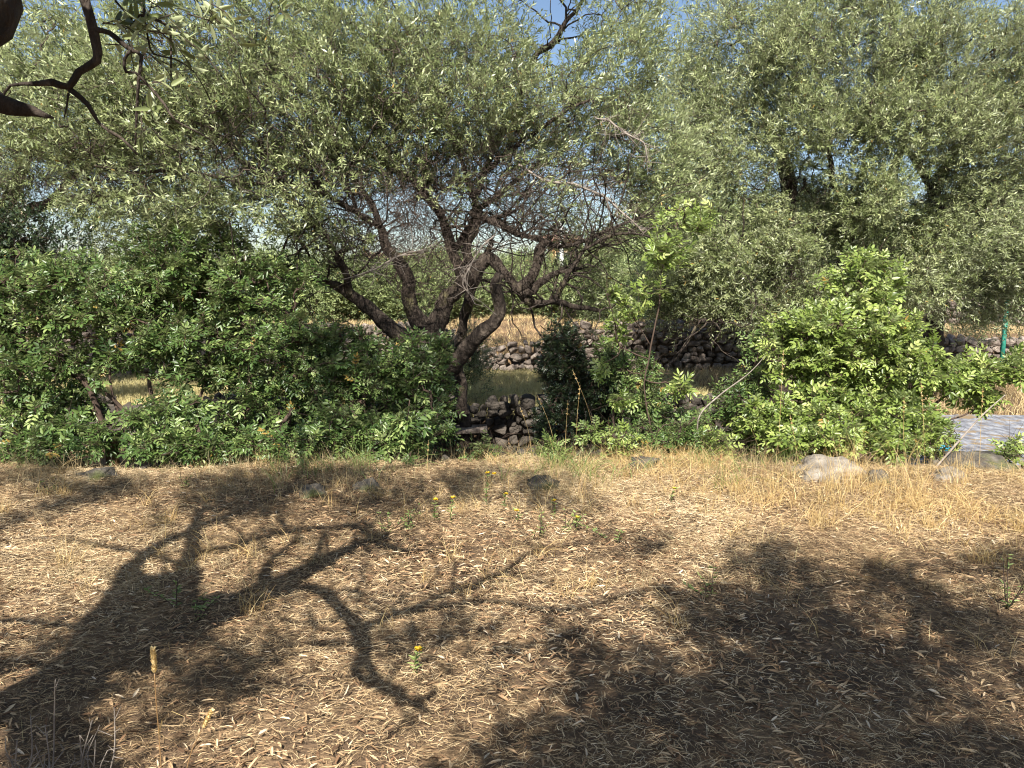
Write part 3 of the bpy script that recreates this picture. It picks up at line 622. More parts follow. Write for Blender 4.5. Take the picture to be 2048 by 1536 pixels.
build_bush('bush', 'shaded green bush left of the central olive trunk', [pxlimb(l) for l in [
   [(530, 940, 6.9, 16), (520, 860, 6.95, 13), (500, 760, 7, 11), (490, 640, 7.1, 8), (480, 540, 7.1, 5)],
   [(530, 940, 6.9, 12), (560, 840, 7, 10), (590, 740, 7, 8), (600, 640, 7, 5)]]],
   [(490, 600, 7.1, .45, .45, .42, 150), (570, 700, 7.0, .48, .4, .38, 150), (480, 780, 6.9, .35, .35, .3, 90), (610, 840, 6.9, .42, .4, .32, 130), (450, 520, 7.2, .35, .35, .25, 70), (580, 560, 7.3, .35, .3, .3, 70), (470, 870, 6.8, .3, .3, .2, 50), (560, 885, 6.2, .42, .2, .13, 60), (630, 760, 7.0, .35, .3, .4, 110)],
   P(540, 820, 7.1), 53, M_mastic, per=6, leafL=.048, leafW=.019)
build_bush('bush', 'dark low bush wrapped round the foot of the central olive', [pxlimb(l) for l in [
   [(745, 940, 7.1, 14), (740, 860, 7.1, 12), (730, 780, 7.1, 9), (760, 700, 7.2, 6)], [(745, 940, 7.1, 9), (790, 840, 7.1, 8), (850, 740, 7.2, 5)]]],
   [(740, 760, 7.2, .48, .35, .35, 170), (820, 720, 7.3, .42, .3, .28, 130), (680, 850, 7.0, .35, .35, .25, 90), (780, 870, 7.1, .40, .3, .22, 90), (700, 690, 7.4, .35, .3, .25, 80), (885, 690, 7.4, .15, .15, .12, 20), (850, 790, 7.2, .30, .25, .3, 130), (690, 860, 6.5, .38, .25, .2, 100), (780, 880, 6.4, .36, .25, .17, 90), (870, 860, 6.8, .2, .2, .2, 40), (620, 700, 7.4, .35, .3, .3, 80)],
   P(760, 850, 7.3), 54, M_mastic, per=6, leafL=.045, leafW=.018)
build_bush('leafy_weed', 'pale green drooping leafy weed hanging at the terrace edge below the olive', [pxlimb(l) for l in [
   [(830, 950, 6.3, 6), (820, 900, 6.3, 5), (815, 850, 6.3, 4), (820, 800, 6.35, 3)]]],
   [(810, 860, 6.3, .14, .12, .13, 22), (815, 930, 6.2, .16, .13, .13, 30)], P(815, 850, 6.5), 55, M_mastic, per=5, rl=.10, pairs=2, leafL=.075, leafW=.026, upw=-.7, cat='plant', outw=.4)
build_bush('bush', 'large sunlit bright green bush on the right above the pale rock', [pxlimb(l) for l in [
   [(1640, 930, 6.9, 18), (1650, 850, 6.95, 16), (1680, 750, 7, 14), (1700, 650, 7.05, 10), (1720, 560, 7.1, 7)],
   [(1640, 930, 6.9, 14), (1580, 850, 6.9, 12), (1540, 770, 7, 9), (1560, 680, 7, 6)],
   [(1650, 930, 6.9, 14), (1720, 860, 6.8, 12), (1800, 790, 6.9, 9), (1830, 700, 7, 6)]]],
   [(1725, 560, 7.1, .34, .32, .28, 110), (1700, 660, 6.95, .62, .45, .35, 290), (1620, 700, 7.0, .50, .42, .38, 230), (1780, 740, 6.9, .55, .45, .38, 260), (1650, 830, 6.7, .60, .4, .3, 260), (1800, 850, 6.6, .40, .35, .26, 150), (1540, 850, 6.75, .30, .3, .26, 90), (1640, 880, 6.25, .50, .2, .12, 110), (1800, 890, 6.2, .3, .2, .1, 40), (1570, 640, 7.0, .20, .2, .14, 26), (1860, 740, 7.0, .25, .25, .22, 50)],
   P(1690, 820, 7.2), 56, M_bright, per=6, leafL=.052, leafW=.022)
build_bush('bush', 'dull green feathery bush left of and behind the bright right bush', [pxlimb(l) for l in [
   [(1500, 910, 7.3, 12), (1495, 840, 7.3, 10), (1500, 760, 7.35, 7), (1520, 700, 7.4, 5)]]],
   [(1490, 800, 7.3, .32, .3, .32, 120), (1500, 870, 7.2, .28, .25, .2, 60), (1520, 700, 7.45, .22, .22, .2, 40)],
   P(1500, 860, 7.4), 57, M_mastic, per=6, leafL=.042, leafW=.015)
build_bush('shrub', 'dark brown green evergreen shrub standing in the gap before the far wall', [pxlimb(l) for l in [
   [(1140, 930, 7.7, 14), (1135, 830, 7.7, 12), (1130, 740, 7.7, 9), (1125, 660, 7.7, 5)], [(1140, 920, 7.7, 9), (1190, 830, 7.7, 7), (1210, 740, 7.7, 5)]]],
   [(1125, 720, 7.7, .28, .25, .42, 300), (1145, 840, 7.65, .42, .3, .42, 460), (1205, 790, 7.75, .32, .25, .4, 230)],
   P(1150, 850, 7.8), 58, M_dark, per=7, rl=.075, pairs=4, leafL=.026, leafW=.013, upw=.7)
build_bush('sapling', 'thin sapling with bright clustered leaves climbing in front of the dry stone wall', [pxlimb(l) for l in [
   [(1232, 930, 6.9, 10), (1228, 850, 6.9, 8), (1225, 800, 6.9, 6)],
   [(1310, 900, 7.0, 5), (1290, 780, 7.0, 5), (1298, 720, 7, 5), (1308, 660, 7, 5), (1320, 600, 7, 4), (1325, 540, 7.05, 3), (1350, 470, 7.1, 3)],
   [(1298, 720, 7, 5), (1240, 690, 6.95, 4), (1230, 640, 6.9, 4), (1210, 580, 6.9, 3)], [(1300, 690, 7, 4), (1270, 640, 6.95, 3), (1250, 610, 6.9, 3)]]],
   [(1250, 615, 6.9, .16, .2, .10, 9), (1330, 500, 7.1, .22, .25, .16, 22), (1380, 430, 7.3, .28, .25, .2, 24), (1215, 580, 6.95, .08, .1, .06, 3), (1300, 580, 7, .2, .15, .12, 7), (1200, 740, 6.9, .06, .06, .06, 3), (1240, 800, 6.85, .10, .12, .08, 7), (1360, 780, 6.8, .12, .15, .08, 8), (1230, 660, 7, .16, .15, .1, 5)],
   P(1290, 720, 7.1), 59, M_bright, per=5, rl=.10, pairs=3, leafL=.062, leafW=.022, cat='sapling')
build_bush('bush', 'loose half shaded bush in front of the far wall right of the dark shrub', [pxlimb(l) for l in [
   [(1270, 930, 7.4, 10), (1265, 850, 7.4, 8), (1260, 760, 7.4, 6), (1240, 690, 7.4, 4)]]],
   [(1260, 760, 7.4, .32, .28, .36, 110), (1290, 830, 7.3, .35, .3, .25, 80), (1380, 850, 7.2, .32, .25, .2, 60), (1230, 720, 7.6, .2, .2, .25, 50), (1290, 880, 6.7, .4, .25, .15, 70)],
   P(1280, 850, 7.5), 60, M_mastic, per=5, leafL=.045, leafW=.016)
for k, (px, py, n, s, mat, lab) in enumerate([
   (1430, 890, 55, .20, M_bright, 'small yellow green shoot at the edge just left of the bright bush'),
   (1240, 880, 34, .20, M_bright, 'low seedling bush with spread leaves at the foot of the sapling'),
   (1360, 870, 50, .22, M_mastic, 'low green seedling bush between the sapling and the bright bush'),
   (1110, 905, 30, .20, M_weed, 'low olive green weed clump below the dark shrub'),
   (960, 900, 26, .22, M_mastic, 'low dim weed in front of the shaded stone wall'),
   (640, 915, 34, .22, M_weed, 'feathery green weed beneath the shaded bush'),
   (545, 915, 30, .18, M_weed, 'green weed tuft left of the feathery weed'),
   (1870, 880, 45, .22, M_bright, 'low leafy growth at the right foot of the bright bush'),
   (2030, 905, 26, .14, M_bright, 'small green plant at the right border beside the lane'),
   (1180, 860, 14, .10, M_weed, 'small single seedling in front of the dark shrub')]):
    D = 6.35; c = P(px, py, D)
    build_bush('small_shrub' if n > 30 else 'weed', lab, [[(c[0], D, .0, .006), (c[0]+.01, D, c[2]*.6+.02, .004), (c[0], D, c[2]+.06, .002)]],
       [(px, py, D, s, .16, s*.7, n)], (c[0], D+.1, -.1), 70+k, mat, per=4, rl=.085, leafL=.04, leafW=.015, cat='plant')
build_bush('bush', 'sprawling bush at the right edge with reddish stems hanging over the lane', [pxlimb(l) for l in [
   [(1800, 900, 7.0, 10), (1880, 800, 7.05, 9), (1950, 760, 7.1, 8), (2010, 725, 7.1, 6), (2080, 690, 7.1, 4)],
   [(1850, 850, 7.0, 6), (1930, 830, 7.05, 5), (1990, 790, 7.1, 4)]]],
   [(1990, 740, 7.1, .32, .25, .12, 70), (1930, 760, 7.05, .22, .2, .12, 36), (2070, 720, 7.1, .25, .25, .15, 50), (1970, 800, 7.1, .25, .2, .10, 30)],
   P(1950, 800, 7.2), 61, M_bright, per=5, leafL=.055, leafW=.022)
build_bush('reddish_plant', 'small rust red plant at the edge left of the large pale rock', [[tuple(P(1432, 960, 6.0))+(.004,), tuple(P(1432, 925, 6.0))+(.002,)]],
   [(1432, 935, 6.0, .13, .1, .09, 30)], P(1432, 970, 6.0), 62, M_red, per=4, rl=.05, leafL=.022, leafW=.007, cat='plant')

build_tree('olive_shrub', 'grey green suckering olive shrub on the meadow behind the curved limb, left of the gap', 'shrub', [pxlimb(l) for l in [
   [(905, 800, 10.3, 16), (900, 740, 10.3, 14), (890, 680, 10.3, 10), (880, 640, 10.3, 6)], [(905, 800, 10.3, 12), (940, 740, 10.3, 8), (960, 700, 10.3, 5)]]],
   [(915, 735, 10.3, .42, .4, .40, 130), (860, 690, 10.3, .5, .4, .4, 100), (950, 690, 10.3, .2, .3, .15, 25)], P(905, 780, 10.3), 47, None, M_olive, per=7, slen=.18, nl=10, leafL=.05, leafW=.013, droop=.1, upw=.5)
# ------------------------------------------------------------------ background: far trees, house, pole, post
def far_tree(seed, n=420):
    rs = np.random.default_rng(seed); t = thing('far_olive_tree', '', 'tree')
    tr = [(0, 0, -.1, .12), (.03, 0, .5, .10), (-.05, .05, 1.0, .07), (.1, 0, 1.7, .03)]
    V, Q, nd = limb(tr, n=8, step=.15); o = obj('trunk', mesh_from('far_trunk', V, 4, Q, smooth=True), M_bark, t)
    v = nrm(rs.normal(size=(n, 3)))*(rs.uniform(.2, 1, (n, 1))**.4); T = v*np.array([1.25, 1.1, .95])*(1+.25*wob(v[:, :1]*2, v[:, 2:]*2, 2, seed))+np.array([0, 0, 1.25])
    pts, rr, _ = grow(nd, T, r0=.004, rs=rs)
    V, Q = tubes(pts, rr, 3); obj('twigs', mesh_from('far_twigs', V, 4, Q), M_twig, t)
    (LV, LQ), vv, _ = shoots(T, np.array([0, 0, .8]), 6, .3, 8, .11, .03, .2, rs, spread=.25)
    obj('crown', mesh_from('far_crown', LV, 4, LQ, attr=vv), M_far, t)
    return t
def copy_thing(r, loc, rz, s, label):
    c = r.copy(); COL.objects.link(c); c.location = loc; c.rotation_euler = (0, 0, rz); c.scale = s; c['label'] = label
    for ch in list(r.children):
        d = ch.copy(); COL.objects.link(d); d.parent = c
    return c
FT = far_tree(5)
far_spots = [(1010, 22, .8, .75), (1120, 21, .8, .62), (1190, 23, 1.0, .85), (900, 25, 1.1, 1.0), (1060, 30, 1.2, .95), (960, 33, 1.0, .9), (1240, 31, 1.4, 1.3), (800, 30, 1.1, .9), (700, 26, 1.2, .8), (560, 30, 1.4, 1.0), (400, 26, 1.3, .85), (240, 28, 1.3, .9), (60, 25, 1.3, .9), (-100, 24, 1.3, 1.0),
   (1350, 27, 1.9, 1.7), (1480, 24, 1.8, 1.6), (1640, 26, 1.9, 1.7), (1790, 27, 1.6, 1.3), (1960, 25, 2.0, 1.7), (2100, 23, 2.0, 1.8), (1750, 21, 1, .8), (870, 19, .7, .6), (640, 16.2, .8, .68), (740, 16.6, .9, .70), (840, 16.0, .75, .62), (935, 16.9, .8, .6), (1020, 17.6, .75, .55), (1100, 17.2, .8, .60), (1190, 16.4, .85, .62), (1290, 16.8, .85, .66), (545, 16.6, .95, .7), (440, 16.2, .95, .66), (330, 16.8, .95, .7), (1400, 16.6, .9, .66)]
far_labels = ['small round green olive bush on top of the far wall left of the gap', 'low dark green bush right on the grass bank in the gap', 'grey green far tree behind the white pole', 'pale far olive seen between the central trunks',
   'far tree below the orange house', 'far green tree just left of the orange house', 'tall far tree right of the white pole', 'far tree seen left of the central fork', 'far tree behind the leftward limb of the central olive',
   'far tree behind the shaded bush', 'far tree behind the second bush', 'far tree behind the slanting stems', 'far tree behind the dark broadleaf tree', 'far tree beyond the left border',
   'far tree behind the sapling', 'far tree above the middle of the far wall', 'far tree behind the fork of the right olive', 'far tree behind the bright bush top', 'far tree behind the green post', 'far tree at the right border',
   'low far shrub behind the bright bush', 'low near shrub at the foot of the second trunk', 'squat shrub on the bank behind the leftmost trunk fork', 'squat shrub on the bank between the leftward limbs', 'small round shrub behind the main fork', 'small shrub on the bank just left of the curved stub limb', 'smallest shrub on top of the grass bank in the gap', 'green shrub on the bank directly below the white pole', 'shrub on the bank behind the dark evergreen shrub', 'shrub on the bank behind the top of the sapling stem', 'shrub on the bank behind the shaded left bush', 'shrub on the bank behind the second left bush', 'farthest left shrub of the row on the bank', 'shrub on the bank over the shaded stretch of far wall']
for k, (px, D, s, sz) in enumerate(far_spots):
    x = (px-1024)/F*D; loc = (x, D, float(ground_z(x, D))-(.36*sz if D < 20 else .15))
    if k == 0:
        FT.location = loc; FT.scale = (s, s, sz); FT['label'] = far_labels[0]; FT['group'] = 'trees beyond the far wall'
    else: copy_thing(FT, loc, k*1.7, (s, s, sz), far_labels[k])

def box(x0, x1, y0, y1, z0, z1):
    V = np.array([(x, y, z) for x in (x0, x1) for y in (y0, y1) for z in (z0, z1)], float)
    Q = np.array([[0, 1, 3, 2], [4, 6, 7, 5], [0, 4, 5, 1], [2, 3, 7, 6], [0, 2, 6, 4], [1, 5, 7, 3]]); return V, Q
def prism_roof(x0, x1, y0, y1, z0, zt):
    ym = (y0+y1)/2; V = np.array([(x0, y0, z0), (x1, y0, z0), (x1, y1, z0), (x0, y1, z0), (x0, ym, zt), (x1, ym, zt)], float)
    V2 = V.copy(); V2[:, 2] += .18; V = np.vstack([V, V2])
    Q = np.array([[6, 7, 11, 10], [9, 10, 11, 8], [0, 4, 5, 1], [3, 2, 5, 4], [0, 1, 7, 6], [2, 3, 9, 8], [0, 6, 10, 4], [4, 10, 9, 3], [1, 5, 11, 7], [5, 2, 8, 11]]); return V, Q
M_ochre = flat('ochre_plaster', (.45, .27, .12), .9); M_roof = noise_mat('roof_tile', [(.3, (.22, .12, .09)), (.7, (.36, .22, .17))], scale=10, bump=.6); M_glass = flat('window_glass', (.05, .06, .07), .2); M_cream = flat('cream_plaster', (.62, .52, .38), .9)
def house(label, px0, px1, ybase, ytop, D, wall, nwin):
    a = P(px0, ytop, D); b = P(px1, ytop, D); x0, x1 = a[0], b[0]; z1 = a[2]; z0 = ground_z((x0+x1)/2, D)-.3; dp = 6
    t = thing('house', label, 'house', ((x0+x1)/2, D, z0))
    obj('wall', mesh_from('house_wall', *(lambda q: (q[0], 4, q[1]))(box(x0, x1, D, D+dp, z0, z1))), wall, t)
    V, Q = prism_roof(x0-.5, x1+.5, D-.5, D+dp+.5, z1+.003, z1+.45); obj('roof', mesh_from('house_roof', V, 4, Q), M_roof, t)
    for k in range(nwin):
        wx = x0+(x1-x0)*(k+.5)/nwin; V, Q = box(wx-.5, wx+.5, D-.04, D+.05, z1-1.9, z1-.6); w_ = obj('window', mesh_from('house_window', V, 4, Q), M_cream, t)
        V, Q = box(wx-.42, wx+.42, D-.055, D-.043, z1-1.82, z1-.68); pn = bpy.data.objects.new('pane', mesh_from('house_pane', V, 4, Q)); pn.data.materials.append(M_glass); COL.objects.link(pn); pn.parent = w_
house('orange ochre house with a red tiled roof far off between the branches', 1104, 1150, 560, 484, 48, M_ochre, 1)
house('low pinkish farmhouse with brown roof far off behind the central trunks', 735, 890, 560, 520, 52, M_cream, 3)
# white pole
p0 = P(1123, 600, 17); p1 = P(1122, 440, 17); z0 = float(ground_z(p0[0], 17))
V, Q, _ = limb([(p0[0], 17, z0-.2, .05), (p0[0], 17, (z0+p1[2])/2, .047), (p1[0], 17, p1[2], .042)], n=14, gnarl=0, wander=0, step=.2)
t = thing('pole', 'slim white pole standing behind the right hand fork of the central olive', 'pole', (p0[0], 17, z0))
M_white = flat('white_paint', (.80, .80, .78), .5); obj('shaft', mesh_from('pole_shaft', V, 4, Q, smooth=True), M_white, t)
V, Q, _ = limb([(p0[0], 17, z0-.2, .085), (p0[0], 17, z0+.12, .08), (p0[0], 17, z0+.14, .06)], n=14, gnarl=0, wander=0, step=.05); obj('base_collar', mesh_from('pole_collar', V, 4, Q, smooth=True), M_white, t)
# green post
p0 = P(2008, 694, 13.2); p1 = P(2010, 598, 13.2); z0 = float(ground_z(p0[0], 13.2)); M_green = flat('green_paint', (.04, .26, .19), .45)
t = thing('fence_post', 'thin turquoise green metal fence post by the right border', 'post', (p0[0], 13.2, z0))
V, Q = join([box(p0[0]-.03, p0[0]+.03, 13.2, 13.206, z0, p1[2]), box(p0[0]-.03, p0[0]-.024, 13.2065, 13.25, z0, p1[2]-.003)]); obj('shaft', mesh_from('post_shaft', V, 4, Q), M_green, t)
for zz in (.3, .7, 1.1):
    V, Q = box(p0[0]-.012, p0[0]+.012, 13.19, 13.199, z0+zz, z0+zz+.03); obj('hook', mesh_from('post_hook', V, 4, Q), M_green, t)
# blue plastic scrap
c = P(1892, 848, 8.6); V = IV3*np.array([.13, .09, .045]); V = V*(1+.25*np.array([mnoise.noise(Vector(v*14)) for v in V]))[:, None]
zc = float(max(ground_z(c[0], 8.6), -.46))+.075
tag(obj('plastic_bag', mesh_from('plastic_bag', V, 3, IF3, smooth=True), flat('blue_plastic', (.02, .30, .48), .35), loc=(c[0], 8.6, zc)), 'crumpled blue plastic scrap lying at the edge of the lane', 'litter')
# dead branches lying along the lane's rim
for k, (l, lab) in enumerate([([(1830, 985, 5.9, 3), (1880, 925, 6.1, 4), (1920, 880, 6.3, 4), (1965, 830, 6.5, 3), (2010, 790, 6.6, 2)], 'leaning pale dead branch beside the lane at the right'),
                   ([(1395, 870, 6.6, 2), (1400, 830, 6.6, 3), (1440, 790, 6.7, 3), (1500, 745, 6.8, 2), (1540, 700, 6.9, 1)], 'thin arching dry branch left of the bright bush')]):
    V, Q, _ = limb(pxlimb(l), n=6, step=.04, seed=k); c = np.array(pxlimb(l)[0][:3]); tag(obj('dead_branch', mesh_from('dead_branch', V-c, 4, Q, smooth=True), M_dead, loc=tuple(c)), lab, 'branch')
# plank / slab of stone lodged in the shaded wall
V, Q = box(-.42, .42, -.12, .12, -.028, .028); bmm = mesh_from('stone_slab', V, 4, Q)
c = P(905, 860, 8.75); o = tag(obj('stone_slab', bmm, M_lava, loc=(c[0], 8.75, c[2])), 'flat grey stone slab sticking out of the shaded low wall', 'stone slab'); o.rotation_euler = (R(4), R(-2), R(3)); bv = o.modifiers.new('b', 'BEVEL'); bv.width = .012; bv.segments = 2

# ------------------------------------------------------------------ foreground olive (mostly overhead)
def LL(pts): return [tuple(lift(px, py, h))+(wd*.66,) for px, py, h, wd in pts]
fg_main = [(-2.5, .75, -.1, .22), (-2.45, .85, .5, .16), (-2.25, 1.1, 1.1, .13), (-1.95, 1.45, 1.6, .12)]
K0 = (-1.95, 1.45, 1.6, .14)
c1 = P(-105, 65, 1.85); c2 = P(-35, -30, 1.9); c3 = P(50, -140, 1.95); c4 = P(160, -330, 2.0)
fg = [fg_main,
 [K0, tuple(c1)+(.085,), tuple(c2)+(.066,), tuple(c3)+(.05,), tuple(c4)+(.036,), tuple(lift(520, 1180, 2.75))+(.035,)],
 [K0, (-2.15, 1.7, 2.2, .12), tuple(lift(345, 1240, 2.6))+(.07,), tuple(lift(370, 1150, 2.9))+(.055,), tuple(lift(390, 1080, 3.2))+(.045,), tuple(lift(400, 1020, 3.5))+(.03,)],
 # loop
 LL([(385, 1110, 3.0, .06), (480, 1088, 3.1, .05), (560, 1065, 3.2, .05), (650, 1053, 3.2, .05), (725, 1060, 3.2, .05), (765, 1090, 3.15, .045), (810, 1106, 3.1, .035), (880, 1100, 3.2, .02)]),
 LL([(520, 1180, 2.6, .06), (530, 1140, 2.7, .05), (565, 1105, 2.9, .04), (610, 1070, 3.1, .03)]), LL([(600, 1150, 2.8, .035), (630, 1120, 2.9, .03), (650, 1060, 3.1, .025)]),
 LL([(375, 1200, 2.55, .07), (500, 1190, 2.55, .06), (600, 1180, 2.6, .055), (665, 1200, 2.6, .05), (705, 1250, 2.55, .05), (725, 1295, 2.5, .05), (705, 1340, 2.45, .035), (730, 1370, 2.4, .03), (800, 1400, 2.4, .025), (860, 1430, 2.4, .02)]),
 LL([(720, 1262, 2.55, .045), (800, 1228, 2.6, .04), (900, 1190, 2.7, .035), (1000, 1148, 2.8, .03), (1060, 1110, 2.9, .025), (1150, 1095, 3, .02), (1220, 1085, 3.1, .012)]),
 LL([(760, 1240, 2.58, .03), (900, 1214, 2.6, .03), (1000, 1210, 2.7, .028), (1100, 1226, 2.7, .025), (1180, 1215, 2.8, .022), (1260, 1190, 2.9, .018), (1350, 1175, 3.0, .012)]),
 LL([(580, 1292, 2.5, .018), (650, 1282, 2.5, .022), (720, 1290, 2.5, .025)]), LL([(820, 1300, 2.5, .012), (870, 1290, 2.5, .02), (930, 1270, 2.55, .018), (1010, 1258, 2.6, .012)]),
 LL([(340, 1235, 2.55, .06), (240, 1250, 2.6, .035), (150, 1252, 2.7, .03), (0, 1240, 2.8, .025), (-150, 1250, 2.9, .02)]), LL([(300, 1310, 2.4, .05), (200, 1325, 2.45, .03), (100, 1330, 2.5, .025), (-50, 1315, 2.6, .02)]),
 LL([(375, 1130, 3.0, .035), (250, 1102, 3.1, .025), (120, 1080, 3.2, .02), (0, 1085, 3.3, .015)]),
 LL([(790, 1395, 2.4, .014), (812, 1430, 2.4, .012), (790, 1470, 2.4, .01), (755, 1505, 2.4, .008)]), LL([(835, 1390, 2.4, .012), (862, 1440, 2.4, .008)]),
 LL([(725, 1290, 2.5, .03), (760, 1360, 2.45, .03), (830, 1400, 2.4, .03), (870, 1380, 2.4, .02)]),
 # big limbs to the right, casting the broad shade at lower right
 [(-1.95, 1.2, 1.7, .12), (-1.7, .1, 2.3, .10), (-.8, -.9, 2.8, .08), (.3, -1.1, 3.1, .06), (1.5, -.8, 3.3, .045), (2.6, -.2, 3.6, .03)],
 [(.3, -1.1, 3.1, .04), (1.0, -.6, 3.3, .03), (1.6, .1, 3.5, .025), (1.9, .6, 3.7, .015)],
 [(-1.95, 1.3, 1.8, .10), (-2.4, 1.6, 2.8, .055), (-2.0, 2.0, 3.7, .04), (-1.0, 2.3, 4.3, .03), (-.3, 2.7, 4.6, .025), (.3, 3.2, 4.9, .025)],
 [(-2.0, 2.0, 3.7, .03), (-2.2, 2.8, 4.5, .025), (-1.8, 3.6, 5.0, .02)],
]
# hanging visible branch
hang = [pxlimb(l) for l in [
 [(150, -60, 2.2, 20), (165, 0, 2.2, 18), (178, 45, 2.2, 17), (190, 90, 2.2, 16), (192, 122, 2.2, 15), (160, 145, 2.2, 14), (143, 175, 2.2, 13), (110, 165, 2.2, 14), (78, 167, 2.2, 8), (22, 171, 2.2, 5), (4, 200, 2.2, 5)],
 [(140, 180, 2.2, 9), (175, 208, 2.2, 8), (195, 240, 2.2, 6), (215, 258, 2.2, 5), (245, 275, 2.2, 5), (276, 308, 2.2, 4)],
 [(138, 185, 2.2, 4), (134, 215, 2.2, 3), (128, 238, 2.2, 2)],
 [(188, 58, 2.2, 10), (215, 65, 2.2, 9), (240, 85, 2.2, 8), (262, 102, 2.2, 7), (280, 112, 2.2, 6), (276, 160, 2.2, 5), (273, 220, 2.2, 5), (270, 290, 2.2, 3)],
 [(262, 102, 2.2, 5), (250, 120, 2.2, 5), (254, 145, 2.2, 5), (272, 146, 2.2, 4), (300, 175, 2.2, 5), (330, 210, 2.2, 5), (352, 242, 2.2, 4), (400, 266, 2.2, 3), (428, 284, 2.2, 2)],
 [(232, 0, 2.3, 5), (262, 30, 2.3, 5), (290, 28, 2.3, 7), (315, 40, 2.3, 5), (340, 62, 2.3, 4), (342, 140, 2.3, 3), (345, 180, 2.3, 2)],
 [(340, 62, 2.3, 4), (400, 100, 2.3, 3), (450, 160, 2.3, 2)], [(285, -40, 2.3, 6), (287, 30, 2.3, 5), (295, 80, 2.3, 4), (306, 108, 2.3, 4), (350, 118, 2.3, 3), (390, 145, 2.3, 2), (420, 200, 2.3, 2)],
 [(262, 32, 2.3, 4), (258, 60, 2.3, 3), (254, 82, 2.3, 2)],
]]
stub = pxlimb([(-90, 195, 1.8, 36), (-20, 205, 1.8, 34), (30, 214, 1.8, 30), (66, 220, 1.8, 22), (90, 229, 1.8, 12), (108, 236, 1.8, 4)])
fg_all = fg+hang+[[tuple((-1.95, 1.45, 1.85)) + (.03,)]+stub[0:]]
fg_all.append([tuple(P(150, -60, 2.2))+(.014,), tuple(P(180, -160, 2.3))+(.018,), tuple(lift(560, 1065, 3.2))+(.02,)])
# leaf clusters: shade regions by ground pixel, height
rs = np.random.default_rng(88)
def shade(px, py, h, rx, ry, n):
    n = int(n*.85); c = lift(px, py, h); v = rs.normal(size=(n, 3))*.5; kk = rs.integers(0, max(n//7, 1), n); cc = rs.normal(size=(max(n//7, 1), 3))*.55; v = cc[kk]+rs.normal(size=(n, 3))*.16; q = c+v*np.array([rx, ry, .22]); return q
tips = np.concatenate([
 shade(1500, 1330, 3.2, .75, .55, 60), shade(1750, 1250, 3.4, .8, .6, 70), shade(1950, 1420, 3.2, .7, .5, 75), shade(1330, 1430, 3.1, .6, .3, 45), shade(1650, 1480, 3.1, .9, .25, 65),
 shade(1480, 1180, 3.6, .55, .35, 40), shade(1900, 1300, 3.3, .5, .5, 45), shade(1600, 1230, 3.4, .6, .3, 35), shade(1250, 1300, 3.1, .4, .25, 22), shade(1200, 1500, 3.0, .5, .2, 25), shade(1980, 1130, 3.7, .45, .5, 32), shade(1700, 1160, 3.6, .5, .25, 22), shade(1950, 1560, 3, .9, .3, 40), shade(1450, 1590, 3, 1.0, .2, 45),
 shade(390, 1290, 2.6, .18, .28, 20), shade(470, 1220, 2.7, .12, .2, 8), shade(250, 1400, 2.5, .28, .10, 10), shade(150, 1500, 2.5, .4, .15, 16), shade(60, 1290, 2.7, .5, .12, 14),
 shade(300, 1000, 3.7, 1.1, .4, 60), shade(650, 990, 3.8, 1.2, .5, 110), shade(950, 970, 3.9, 1.0, .4, 40), shade(60, 1050, 3.7, .6, .2, 12), shade(150, 975, 3.8, .9, .3, 45), shade(450, 1000, 3.8, .8, .4, 45), shade(430, 1340, 2.6, .2, .15, 12), shade(600, 1350, 2.55, .2, .12, 9), shade(900, 1310, 2.7, .3, .12, 10), shade(780, 1340, 2.6, .25, .1, 8)])
tips = np.concatenate([tips, np.stack([rs.uniform(-2.25, .5, 300), rs.uniform(2.3, 4.2, 300), rs.uniform(4.5, 5.5, 300)], 1)])
# keep the picture's view free: only points above the frame or off to the side
el = np.arctan2(tips[:, 2]-CZ, np.maximum(tips[:, 1], .01)); tips = tips[(tips[:, 1] < .3) | (el > R(30))]
vt = np.array([P(px, py, 2.25) for px, py in [(290, 5), (300, 20), (235, 30), (330, 60), (260, 60), (300, 185), (390, 20), (430, 25), (370, 10), (560, 5), (310, 100)]])
rsv = np.random.default_rng(5)
spray = shoots(vt, P(200, 50, 2.2), 3, .10, 6, .055, .014, .5, rsv, single=False, spread=.05, upw=-.1)
t = build_tree('olive_tree', 'near olive tree reaching in overhead at the upper left with crooked hanging branches', 'tree', fg_all, None, (-.5, .5, 2.5), 61, None, M_olive,
   per=7, slen=.2, nl=12, leafL=.058, leafW=.014, extra_tips=tips, droop=.2, loc=(-2.35, .75, 0), trunk_n=28, spray=spray, walk=220)
# ------------------------------------------------------------------ ground cover
rs = np.random.default_rng(9)
def scatter(n, y0, y1, k=.80, m=1.4):
    y = np.sqrt(rs.uniform(0, 1, n)*((y1+m)**2-(y0+m)**2)+(y0+m)**2)-m; x = rs.uniform(-1, 1, n)*(k*y+m); return x, y
# fallen olive leaves
n = 60000; x, y = scatter(n, 1.3, 6.3); keep = rs.random(n) < np.clip(.62+.5*wob(x, y, 2.2, 21)-.35*sstep(5.0, 6.2, y), .12, 1); x, y = x[keep], y[keep]; n = len(x)
th = rs.uniform(0, 6.28, n); d = np.stack([np.cos(th), np.sin(th), rs.normal(.05, .22, n)], 1); nn = np.stack([rs.normal(0, .45, n), rs.normal(0, .45, n), np.ones(n)], 1)
L = rs.uniform(.022, .058, n); W = L*rs.uniform(.12, .22, n)
z = ground_z(x, y)+rs.uniform(.003, .030, n)
V, Q = leaves(np.stack([x, y, z], 1), d, nn, L, W, droop=.12, fold=.35); V[:, 2] = np.maximum(V[:, 2], ground_z(V[:, 0], V[:, 1])+.002)
v = np.clip(rs.beta(1.6, 1.8, n), 0, 1); v[rs.random(n) < .03] = 1.0
